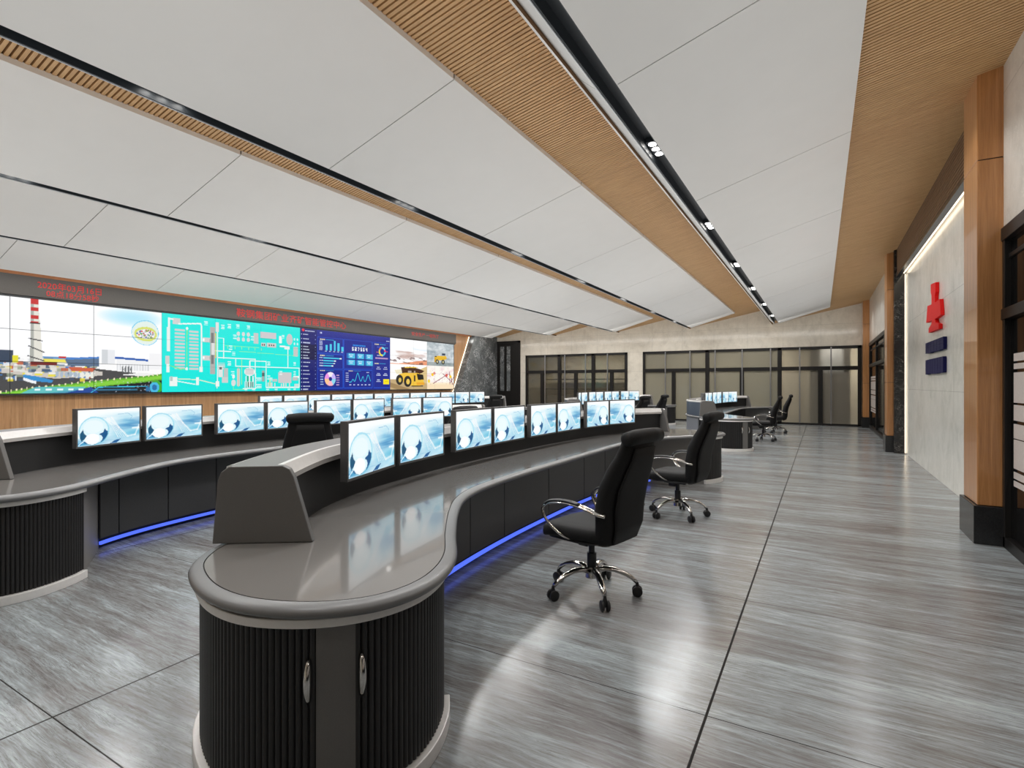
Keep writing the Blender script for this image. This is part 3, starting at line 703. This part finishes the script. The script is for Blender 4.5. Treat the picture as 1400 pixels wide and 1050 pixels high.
# ------------------------------------------------------------------ consoles
HALF=[(-2.24,1.67),(-2.45,1.98),(-2.62,2.28),(-2.75,2.65),(-2.84,3.1),(-2.91,3.7),(-2.95,4.4),(-2.96,5.2)]
RXC,RYC=-2.8,5.2
SPOT_E,COVE_E,WALL_E,FILL_E,STRIP_E=7,66,26,33,82
half=[(x-RXC,y-RYC) for x,y in HALF]
sp=catmull(half+[(x,-y) for x,y in reversed(half[:-1])],10)
sp=np.array(sp)
def spine(yp,v,E=0):
    """point on the console's curve at local y', offset v (+ = back)"""
    sg=0 if abs(yp)<1e-9 else math.copysign(1,yp)
    q=yp if E==0 else (sg*max(0,abs(yp)-E))
    q=max(min(q,sp[-1,1]),sp[0,1])
    x=np.interp(q,sp[:,1],sp[:,0]); e=.05
    a,b=max(q-e,sp[0,1]),min(q+e,sp[-1,1])
    dx=np.interp(b,sp[:,1],sp[:,0])-np.interp(a,sp[:,1],sp[:,0]); dy=b-a; L=math.hypot(dx,dy)
    n=(-dy/L,dx/L)      # back normal (towards -X)
    return (x+n[0]*v, (yp if E else q)+n[1]*v)
LOBE=[(-2.505,1.515),(-2.42,1.37),(-2.29,1.24),(-2.11,1.15),(-1.92,1.10),(-1.735,1.10),(-1.555,1.155),(-1.41,1.25),(-1.31,1.38),(-1.27,1.55),(-1.30,1.74),(-1.40,1.95),(-1.60,2.22),(-1.86,2.60),(-2.04,2.92),(-2.14,3.25),(-2.185,3.7),(-2.2,4.3)]
CABO=[(-2.47,1.56),(-2.40,1.42),(-2.27,1.30),(-2.10,1.21),(-1.92,1.155),(-1.75,1.15),(-1.60,1.20),(-1.47,1.29),(-1.385,1.41),(-1.35,1.56),(-1.375,1.72),(-1.44,1.87),(-1.52,1.98)]
def offset(poly,d,closed=True):
    p=np.array(poly); n=len(p); out=[]
    for i in range(n):
        a=p[i-1] if (closed or i>0) else p[i]; b=p[(i+1)%n] if (closed or i<n-1) else p[i]
        t=b-a; t=t/(np.linalg.norm(t)+1e-9); out.append(p[i]+np.array([-t[1],t[0]])*d)
    return out
def arclen_between(poly,p):  # nearest index
    return int(np.argmin([math.hypot(q[0]-p[0],q[1]-p[1]) for q in poly]))
def sweep(b,prof,ya,yb,E=0,step=.12):
    n=max(2,int((yb-ya)/step)+1)
    b.rings([[(*spine(y,v,E),z) for v,z in prof] for y in np.linspace(ya,yb,n)])
def make_console(label,group,loc,E=0):
    root=thing('control_console',label,'console',loc,0,group)
    Lo=[(x-RXC,y-RYC) for x,y in LOBE]
    ext=lambda p:(p[0],p[1]+math.copysign(E,p[1])) if E else p
    near=catmull(Lo,6); near=[tuple(p) for p in near]
    far=[(x,-y) for x,y in reversed(near)]
    mid=[(-2.2-RXC,0)]
    y0=half[0][1]
    back=[spine(y,.31,E) for y in np.linspace(-y0+E-.02,y0-E+.02,44+int(E*8))]
    out=[ext(p) for p in near]+mid+[ext(p) for p in far]+back
    out=[tuple(p) for p in resample(out+[out[0]],.035)[:-1]]
    # orientation: make it counter-clockwise so that +offset is inwards
    ar=sum(out[i-1][0]*out[i][1]-out[i][0]*out[i-1][1] for i in range(len(out)))
    if ar<0: out.reverse()
    P=lambda d,z:[(p[0],p[1],z) for p in offset(out,d)]
    b=MB(); b.rings([P(.08,.700),P(.045,.701),P(.026,.706),P(.014,.716),P(.012,.726),P(.018,.736),P(.034,.746),P(.066,.750)],True,False)
    n=len(out); b.add(P(.08,.70),[tuple(reversed(range(n)))])
    b.obj('worktop_edge','desk_edge',root,angle=50)
    b=MB(); b.m=1; b.rings([P(.066,.750),P(.067,.746),P(.070,.746),P(.071,.750)],True,False); b.m=0; b.add(P(.071,.750),[tuple(range(n))])
    b.obj('worktop',['desk','groove'],root)
    ye=-y0+E
    # riser: black slot, back panel, cap, silver bands
    b=MB(); sweep(b,[(.02,.75),(.06,.75),(.06,1.06),(.02,1.06)],-ye+.02,ye-.02,E); b.obj('riser_front','black',root,angle=30)
    b=MB(); sweep(b,[(.235,.75),(.262,.75),(.262,1.09),(.235,1.09)],-ye+.02,ye-.02,E); b.obj('riser_back','backu',root,angle=30)
    b=MB(); sweep(b,[(.03,1.085),(.25,1.085),(.25,1.112),(.03,1.112)],-ye+.01,ye-.01,E); b.obj('riser_cap','endp',root,angle=30)
    b=MB(); sweep(b,[(.03,1.114),(.03,1.03),(-.012,1.03),(-.022,1.06),(-.018,1.066),(.0,1.106),(.004,1.114)],-ye+.01,ye-.01,E)
    sweep(b,[(.25,1.113),(.268,1.108),(.268,1.08),(.25,1.08)],-ye+.01,ye-.01,E); b.obj('cap_trim','silver',root,angle=30)
    # end panels
    prof=[(-.15,.752),(.31,.752),(.285,1.05),(.27,1.088),(.235,1.114),(-.01,1.116),(-.042,1.10),(-.062,1.062)]
    for sg in (-1,1):
        r=[]
        o=spine(sg*(ye),0,E); o2=spine(sg*(ye-.06),0,E); t=np.array(o)-np.array(o2); t/=np.linalg.norm(t)
        for k in (0,.042):
            r.append([(spine(sg*ye,v,E)[0]+t[0]*k,spine(sg*ye,v,E)[1]+t[1]*k,z) for v,z in prof])
        b=MB(); b.rings(r); e=b.obj('end_panel','endp',root); bev(e,.004)
    # lower back panels
    b=MB(); ys=np.linspace(-ye+.12,ye-.12,9)
    for a,c in zip(ys[:-1],ys[1:]): sweep(b,[(.235,.05),(.265,.05),(.265,.69),(.235,.69)],a+.004,c-.004,E)
    b.obj('back_panel','backp',root,angle=30)
    b=MB(); sweep(b,[(-.34,0),(.22,0),(.22,.69),(-.34,.69)],-ye+.55,ye-.55,E); b.obj('console_body','black',root,angle=30)
    # front panels with gaps
    seams=[-3.02,-2.78,-2.2,-1.62,-.98,0.0,.98,1.62,2.2,2.78,3.02] if not E else list(np.linspace(-2.78-E,2.78+E,13))
    for a,c in zip(seams[:-1],seams[1:]):
        b=MB(); sweep(b,[(-.41,.10),(-.39,.10),(-.39,.69),(-.41,.69)],a+.006,c-.006,E,.1); b.obj('front_panel','dark',root,angle=30)
    b=MB(); sweep(b,[(-.405,.042),(-.385,.042),(-.385,.070),(-.405,.070)],-3.0-E,3.0+E,E,.1); b.obj('led_strip','led_blue',root,angle=30)['label']='blue glowing strip'
    # pedestal cabinets in the rounded ends
    for sg in (-1,1):
        cb=[(x-RXC,(y-RYC)) for x,y in CABO]
        path=[tuple(p) for p in catmull(cb,8)]
        inner=[(-2.29-RXC,2.40-RYC),(-2.55-RXC,2.3-RYC)]
        fl=(lambda p:(p[0],-sg*p[1]+ (sg*E)))
        cr=resample(path,.0048)
        i0=arclen_between(cr,(-1.505-RXC,1.26-RYC)); i1=arclen_between(cr,(-1.42-RXC,1.345-RYC))
        full=resample(path,.04)
        # body
        b=MB(); pl=[fl(p) for p in list(map(tuple,offset(full,.012,False)))+inner]
        b.prism(pl,2,.0,.69); body=b.obj('pedestal_cabinet','sideg',root,angle=40)
        def ribbed(seg,name):
            o_=[]; nrm=offset(seg,-1,False); nn=len(seg)
            for i in range(nn):
                ph=(i%5)/5; h_=.0085*math.sin(PI*ph)**.6 if ph>0 else 0
                d=np.array(nrm[i])-np.array(seg[i]); o_.append(fl(tuple(np.array(seg[i])+d*h_)))
            inn=[fl(tuple(p)) for p in offset(seg,.011,False)]
            b=MB(); m=len(o_)
            vs=[(*p,.065) for p in o_]+[(*p,.672) for p in o_]+[(*p,.672) for p in inn]+[(*p,.065) for p in inn]
            fs=[]
            for i in range(m-1):
                for k in range(4): fs.append((k*m+i,k*m+i+1,((k+1)%4)*m+i+1,((k+1)%4)*m+i))
            b.add(vs,fs); return b.obj(name,'rib',body)
        ribbed(cr[:i0],'reeded_door'); ribbed(cr[i1:],'reeded_door')
        st=resample(cr[i0-1:i1+2],.012); so=offset(st,-.006,False); si=offset(st,.011,False)
        b=MB(); b.prism([fl(tuple(p)) for p in so]+[fl(tuple(p)) for p in reversed(si)],2,.065,.672); b.obj('door_strip','endp',body)
        for zz,dd,nm,mt in ((.0,.034,'plinth_ring','silver'),(.668,.028,'top_ring','silver')):
            so=offset(full,-dd,False); si=offset(full,.012,False); z1=.062 if zz==0 else .700
            b=MB(); b.prism([fl(tuple(p)) for p in so]+[fl(tuple(p)) for p in reversed(si)],2,zz,z1); e=b.obj(nm,mt,body); bev(e,.004)
        for idx in (i0-6,i1+5):
            p=np.array(cr[idx]); q=np.array(offset(cr,-1,False)[idx])-p
            pa=[]; rad=[]
            for k in range(9):
                a=k/8; zz=.555-.15*a; oo=.012+.018*math.sin(PI*a)
                x,y=fl(tuple(p+q*oo)); pa.append((x,y,zz)); rad.append((.004+.009*math.sin(PI*min(1,a*.9+.06))**.8))
            b=MB(); b.tube(pa,rad,10); b.obj('door_handle','chrome',body,smooth=True)
    return root
# ---- monitors
mw,mh=.655,.368
im=Img(132,76,(250,254,255)); im.asp=1.78
nn=im.noise(4,7,11); st_=im.noise(2.0,30,12)
blend(im,np.clip(.1+(im.X-.25)*.9,0,.7)*np.clip(nn*1.3,0,1)*np.clip((im.Y-.08)*5,0,1),(96,190,226))
blend(im,np.clip(1.25-np.abs(im.Y-(.50-.16*(im.X-.6)))/.15,0,1)*np.clip((im.X-.52)*3.2,0,1)*np.clip(st_*1.9-.25,0,1),(24,110,176))
blend(im,np.clip(1.1-np.abs(im.Y-.74)/.12,0,1)*np.clip((im.X-.45)*2,0,.85),(104,192,222))
blend(im,np.clip(1.2-np.abs(im.Y-.92)/.14,0,1)*np.clip(.9-im.X,0,.9)*np.clip(st_*1.8,0,1),(34,140,194))
im.ell(.25,.60,.235,.40,(150,218,238),.8); im.ell(.25,.60,.215,.365,(226,247,252),.95); im.ell(.24,.48,.15,.18,(240,252,255),.7)
im.ell(.25,.62,.215,.36,(30,120,170),.8,.88,0,60); im.ell(.25,.62,.215,.36,(90,170,205),.6,.9,60,130)
im.poly([(.035,.66),(.08,.54),(.10,.66),(.15,.74),(.12,.78),(.06,.86),(.04,.78)],(18,84,120)); im.poly([(.32,.70),(.39,.65),(.41,.55),(.45,.63),(.46,.72),(.42,.82),(.36,.90),(.38,.80),(.36,.74)],(16,86,140)); im.poly([(.10,.92),(.05,.84),(.16,.90),(.28,.97),(.2,.98)],(20,110,160))
im.ell(.22,.82,.11,.15,(255,255,255),.95); im.line([(.02,.95),(.16,.78)],.02,(230,248,255))
for k in range(5): im.line([(.40+.02*k,.26),(.52+.02*k,.46),(.63+.035*k,.84)],.013,(255,255,255),.85)
im.line([(.52,.24),(.64,.55),(.79,.83),(.92,.80),(.99,.52)],.045,(255,255,255),.6); im.line([(.44,.26),(.2,.20),(.06,.38)],.012,(170,222,238)); im.line([(.62,.17),(.80,.15),(.87,.25),(.82,.36)],.012,(130,190,220))
im.rect(.86,.58,1.0,.62,(250,255,255),.85); im.poly([(.50,.99),(.57,.91),(.68,.88),(.60,.99)],(20,96,156)); im.line([(.5,.99),(.66,.9)],.02,(20,90,150))
MIMG=im.lin()
def mon_screen(flip):
    A=MIMG[:,::-1] if flip else MIMG
    h,w=A.shape[:2]; xs=np.linspace(mw/2-.014,-mw/2+.014,w); zs=np.linspace(mh-.014,.016,h)
    XX,ZZ=np.meshgrid(xs,zs); co=np.stack([XX,np.full(XX.shape,.0012),ZZ],-1).reshape(-1,3)
    idx=np.arange(h*w).reshape(h,w); f=np.stack([idx[1:,:-1],idx[1:,1:],idx[:-1,1:],idx[:-1,:-1]],-1).reshape(-1,4)
    me=bpy.data.meshes.new('screen'); me.from_pydata(co.tolist(),[],f.tolist())
    at=me.color_attributes.new('Col','FLOAT_COLOR','POINT'); at.data.foreach_set('color',np.concatenate([A.reshape(-1,3),np.ones((h*w,1))],1).ravel().astype(np.float32))
    me.materials.append(M['monpic']); return me
mh=.368
scr=[mon_screen(False),mon_screen(True)]
b=MB(); b.box(-mw/2,mw/2,-.045,-.004,0,mh)
for x0,x1,z0,z1 in ((-mw/2,mw/2,0,.016),(-mw/2,mw/2,mh-.014,mh),(-mw/2,-mw/2+.014,.016,mh-.014),(mw/2-.014,mw/2,.016,mh-.014)): b.box(x0,x1,-.004,.004,z0,z1)
b.box(-.13,.13,-.06,-.045,.09,.27)
case_me=b.mesh('monitor_case','bezel')
arm=MB().box(-.02,.02,-.215,-.06,.09,.13).box(-.05,.05,-.075,-.06,.06,.16).mesh('mount_arm','blackpl')
def monitor(loc,rz,flip,label,group):
    r=thing('desk_monitor',label,'monitor',loc,rz,group)
    link('monitor_case',case_me,r); link('screen',scr[1 if flip else 0],r); link('mount_arm',arm,r); return r
ORD=['first','second','third','fourth','fifth','sixth','seventh','eighth','ninth','tenth','eleventh','twelfth']
def row_monitors(cx,cy,ys,name,E=0):
    for i,y in enumerate(ys):
        x,yy=spine(y,-.15,E); xa=spine(y-.1,-.15,E); xb=spine(y+.1,-.15,E)
        t=(xb[0]-xa[0],xb[1]-xa[1]); ang=math.atan2(-t[0],t[1])   # facing +X side normal (t.y,-t.x)
        dirn=math.atan2(-t[0],t[1])
        rz=dirn-PI/2
        n=len(ys); lab='%s monitor from the near end of %s'%(ORD[i],name)
        monitor((cx+x,cy+yy,.908),rz,(i>=n-2),lab,'monitors along '+name)
MY=[-2.63,-1.93,-1.09,-.395,.395,1.09,1.93,2.63]
GRP='curved control consoles'
A=make_console('large grey curved console closest to the camera, chrome-handled reeded pedestal in front',GRP,(RXC,RYC,0))
def cons_copy(label,loc):
    o=copy_tree(A); o['label']=label; o.location=loc; return o
CB=(RXC-3.45,RYC-.06); CD=(RXC,RYC+11.65); CE=(RXC-3.42,RYC+11.65)
cons_copy('grey curved console in the second row, partly behind the closest console',(CB[0],CB[1],0))
cons_copy('far grey curved console on the aisle side, its reeded pedestal facing the camera',(CD[0],CD[1],0))
cons_copy('far grey curved console in the second row before the tinted glass front',(CE[0],CE[1],0))
CC=(-10.0,10.85); 
make_console('long grey console in the last row under the video wall',GRP,(CC[0],CC[1],0),1.35)
row_monitors(RXC,RYC,MY,'the closest curved console')
row_monitors(*CB,MY,'the second row console')
row_monitors(*CD,MY,'the far aisle side console')
row_monitors(*CE,MY,'the far second row console')
row_monitors(*CC,[-3.85+.70*i for i in range(12)],'the long console under the video wall',1.35)

# ------------------------------------------------------------------ chairs
def sell(cx,cy,cz,rx,rz,n=20,p=3.2,plane='xz'):
    out=[]
    for k in range(n):
        a=2*PI*k/n; c_,s_=math.cos(a),math.sin(a)
        u=math.copysign(abs(c_)**(2/p),c_)*rx; v=math.copysign(abs(s_)**(2/p),s_)*rz
        out.append((cx+u,cy+(v if plane=='xy' else 0),cz+(v if plane=='xz' else 0)))
    return out
def make_chair(label,group,loc,rz):
    r=thing('office_chair',label,'chair',loc,rz,group)
    # seat: sections along y (back to front), front edge rolls down
    b=MB(); S=[(-.25,.485,.20,.035),(-.24,.485,.235,.05),(-.15,.48,.255,.058),(0,.475,.262,.060),(.12,.475,.262,.06),(.2,.47,.258,.058),(.255,.455,.245,.055),(.28,.44,.215,.035)]
    b.rings([sell(0,y,z,rx,rz_,20,3.6) for y,z,rx,rz_ in S]); b.obj('seat','leather',r,smooth=True)
    b=MB(); b.rings([sell(0,y,z,rx,.02,20,3) for y,z,rx in [(-.24,.435,.2),(-.1,.42,.235),(.1,.42,.235),(.22,.415,.21)]]); b.obj('seat_shell','blackpl',r,smooth=True)
    # backrest: sections up an S-shaped spine
    B=[(-.185,.41,.19,.03),(-.215,.44,.235,.055),(-.24,.55,.258,.066),(-.245,.68,.268,.066),(-.268,.80,.268,.066),(-.315,.92,.248,.060),(-.362,1.02,.222,.048),(-.385,1.09,.21,.038),(-.392,1.14,.20,.024)]
    b=MB(); rs=[]
    for i,(y,z,rx,ry) in enumerate(B):
        j0,j1=max(i-1,0),min(i+1,len(B)-1); ty,tz=B[j1][0]-B[j0][0],B[j1][1]-B[j0][1]; L=math.hypot(ty,tz); ny_,nz_=tz/L,-ty/L
        ring=[]
        for k in range(24):
            a=2*PI*k/24; c_,s_=math.cos(a),math.sin(a); u=math.copysign(abs(c_)**(2/4),c_)*rx; v=math.copysign(abs(s_)**(2/2.6),s_)*ry
            v+=.018*(u/rx)**2   # wings forward
            ring.append((u,y+ny_*v,z+nz_*v))
        rs.append(ring)
    b.rings(rs); bk=b.obj('backrest','leather',r,smooth=True)
    rs=[]
    for y,z,rx,ry in B[1:-1]:
        c_=y-ry*.93-.004; rs.append(sell(0,c_,z-.01,rx-.075,.012,20,4,'xy'))
    b=MB(); b.rings(rs); b.obj('rear_panel','leather',bk,smooth=True)
    b=MB(); pa=[(-.222,-.408,1.145),(-.21,-.412,1.147),(-.1,-.41,1.155),(0,-.412,1.156),(.1,-.41,1.155),(.216,-.405,1.152),(.228,-.40,1.150)]
    b.tube(pa,[(.034,.034),(.05,.048),(.053,.051),(.053,.051),(.053,.051),(.05,.048),(.034,.034)],16); b.obj('headrest','leather',bk,smooth=True)
    for sx in (-1,1):
        P_=catmull([(sx*.235,.03,.435),(sx*.285,.07,.47),(sx*.315,.15,.54),(sx*.322,.195,.61),(sx*.32,.185,.655),(sx*.315,.12,.69),(sx*.31,0,.70),(sx*.30,-.12,.685),(sx*.285,-.22,.655),(sx*.255,-.27,.64)],5)
        b=MB(); b.tube([tuple(p) for p in P_],[(.021,.010)]*len(P_),10); am=b.obj('armrest','chrome',r,smooth=True)
        P_=catmull([(sx*.321,.175,.673),(sx*.316,.12,.702),(sx*.31,0,.713),(sx*.302,-.10,.70)],5)
        b=MB(); b.tube([tuple(p) for p in P_],[(.024,.008)]*len(P_),10); b.obj('arm_pad','blackpl',am,smooth=True)
    b=MB(); b.box(-.09,.09,-.13,.13,.375,.42).box(-.03,.03,.02,.1,.33,.38); bev(b.obj('tilt_mechanism','blackpl',r),.008)
    b=MB(); b.tube([(.05,-.02,.39),(.2,-.04,.385),(.27,-.05,.39)],[.006,.006,.009],8); b.obj('lever','blackpl',r,smooth=True)
    b=MB(); b.cyl((0,0,.13),.034,.16,2,16).cyl((0,0,.28),.022,.11,2,14); b.obj('gas_lift','blackpl',r,angle=40)
    b=MB(); b.cyl((0,0,.115),.048,.075,2,18,.038); b.obj('base_hub','chrome',r,angle=40)
    for k in range(5):
        a=2*PI*k/5+.23; c_,s_=math.cos(a),math.sin(a)
        pr=[(.03,.165),(.09,.182),(.16,.178),(.23,.156),(.28,.128),(.315,.098)]
        b=MB(); b.tube([(c_*q,s_*q,z) for q,z in pr],[(.03,.022),(.029,.02),(.026,.018),(.024,.016),(.021,.015),(.016,.014)],10); lg=b.obj('base_leg','chrome',r,smooth=True)
        cx,cy=c_*.32,s_*.32; b=MB()
        px_,py_=-s_,c_
        for d in (-.02,.02):
            ctr=Vector((cx+px_*d,cy+py_*d,.036)); ax=Vector((px_,py_,0))*.011
            b.tube([ctr-ax,ctr-ax*.6,ctr+ax*.6,ctr+ax],[.030,.036,.036,.030],18)
        b.tube([(cx,cy,.03),(cx,cy,.075),(cx,cy,.1)],[.017,.014,.008],10); b.obj('caster','blackpl',r,angle=40)
    return r
ch=make_chair('black high-backed leather chair closest to the camera, chrome arms and star base','black office chairs at the consoles',(-1.43,3.62,0),math.radians(78))
def chair_copy(loc,deg,label):
    o=copy_tree(ch); o.location=loc; o.rotation_euler.z=math.radians(deg)-PI/2; o['label']=label; return o
chair_copy((-1.42,6.25,0),170,'black high-backed chair pulled up at the far end of the closest console')
chair_copy((-4.98,4.02,0),145,'black chair seen from behind between the closest console and the second row')
chair_copy((-4.72,6.2,0),172,'black chair mostly hidden behind the monitors, at the second row console')
chair_copy((-8.6,13.4,0),160,'black chair at the long console beside the veined stone slab')
chair_copy((-4.55,14.55,0),168,'black chair at the far second row console, second from the aisle side pedestal')
chair_copy((-4.45,16.2,0),172,'black chair further along the far second row console in front of beige glass')
chair_copy((-1.33,15.75,0),180,'black chair at the far aisle side console, beside its reeded pedestal')
chair_copy((-1.2,18.5,0),184,'last black chair along the aisle, before the beige glass front')

# ------------------------------------------------------------------ light
def lamp(kind,name,loc,energy,col=(1,1,1),rot=(0,0,0),**k):
    l=bpy.data.lights.new(name,kind); l.energy=energy; l.color=col
    for a,v in k.items(): setattr(l,a,v)
    o=bpy.data.objects.new(name,l); COL.objects.link(o); o.location=loc; o.rotation_euler=rot; return o
for k,x in enumerate(X0):
    for y in ny:
        lamp('SPOT','downlight_lamp',(x,y,3.69),SPOT_E,(1,.97,.93),(0,0,0),spot_size=math.radians(150),spot_blend=.6,shadow_soft_size=.05)
    # linear light lying behind each lip, washing the timber bay beside it
    lamp('AREA','cove_lamp',(x-.42,8.7,4.03),COVE_E,(1,.84,.64),(0,math.radians(-75),0),shape='RECTANGLE',size=.05,size_y=25)
lamp('AREA','cove_lamp',(1.545,10.7,3.92),WALL_E,(1,.9,.75),(0,math.radians(8),0),shape='RECTANGLE',size=.03,size_y=7.1)
for k in range(3):  # up-facing fill lamps added in mid-air to brighten the ceiling
    for y in (0.5,6.5,12.5,18.5):
        lamp('AREA','added_fill_lamp',(-2.9-4.2*k,y,2.0),FILL_E,(1,.985,.96),(PI,0,0),shape='RECTANGLE',size=3.4,size_y=5.4)
lamp('AREA','added_fill_lamp',(.2,9,2.3),FILL_E*2.1,(1,.985,.96),(PI,0,0),shape='RECTANGLE',size=1.4,size_y=22)  # another added fill, lifting the white panels on the aisle side
for x,y,e in ((-10,24.4,110),(-3.5,23.9,110),(.8,23.7,140)):
    lamp('AREA','office_lamp',(x,y,3.15),e,(1,.95,.85),(0,0,0),shape='RECTANGLE',size=4 if x<0 else 1.5,size_y=.6)
for k in range(5):  # unseen spots without fittings, added along the bays to light floor and consoles
    y=.8
    while y<21.5:
        lamp('SPOT','unseen_bay_lamp',(.62-PIT*k,y,4.22),STRIP_E*(.24 if k==0 else 1),(.985,.995,1),(0,0,0),spot_size=math.radians(142),spot_blend=.35,shadow_soft_size=.11)
        y+=1.435
lamp('AREA','added_wall_fill',(-6.5,20.6,3.6),48,(1,.97,.92),(math.radians(62),0,0),shape='RECTANGLE',size=15.5,size_y=.15)  # added wash without a fitting, brightens the back wall
lamp('AREA','added_wall_fill',(-13.4,9.5,3.62),110,(1,.96,.9),(0,math.radians(32),0),shape='RECTANGLE',size=.15,size_y=24)  # likewise added with no fitting, brightens the wooden display wall
w=bpy.data.worlds.new('world'); sc.world=w; w.use_nodes=True; w.node_tree.nodes['Background'].inputs[0].default_value=(.05,.055,.06,1); w.node_tree.nodes['Background'].inputs[1].default_value=1
# ------------------------------------------------------------------ camera
cam=bpy.data.cameras.new('camera'); co_=bpy.data.objects.new('camera',cam); COL.objects.link(co_)
co_.location=(0,0,1.5); co_.rotation_euler=(PI/2,0,math.atan(422/729)); cam.sensor_width=36; cam.lens=729/1400*36; cam.shift_y=1/1400; cam.clip_start=.05
sc.camera=co_
vs=sc.view_settings; vs.view_transform='Standard'; vs.look='None'; vs.gamma=1; vs.exposure=0; vs.use_curve_mapping=False
sc.cycles.max_bounces=8; sc.cycles.diffuse_bounces=4; sc.cycles.glossy_bounces=4; sc.cycles.transparent_max_bounces=8; sc.cycles.sample_clamp_indirect=6; sc.cycles.caustics_reflective=False; sc.cycles.caustics_refractive=False
sc.cycles.use_denoising=True
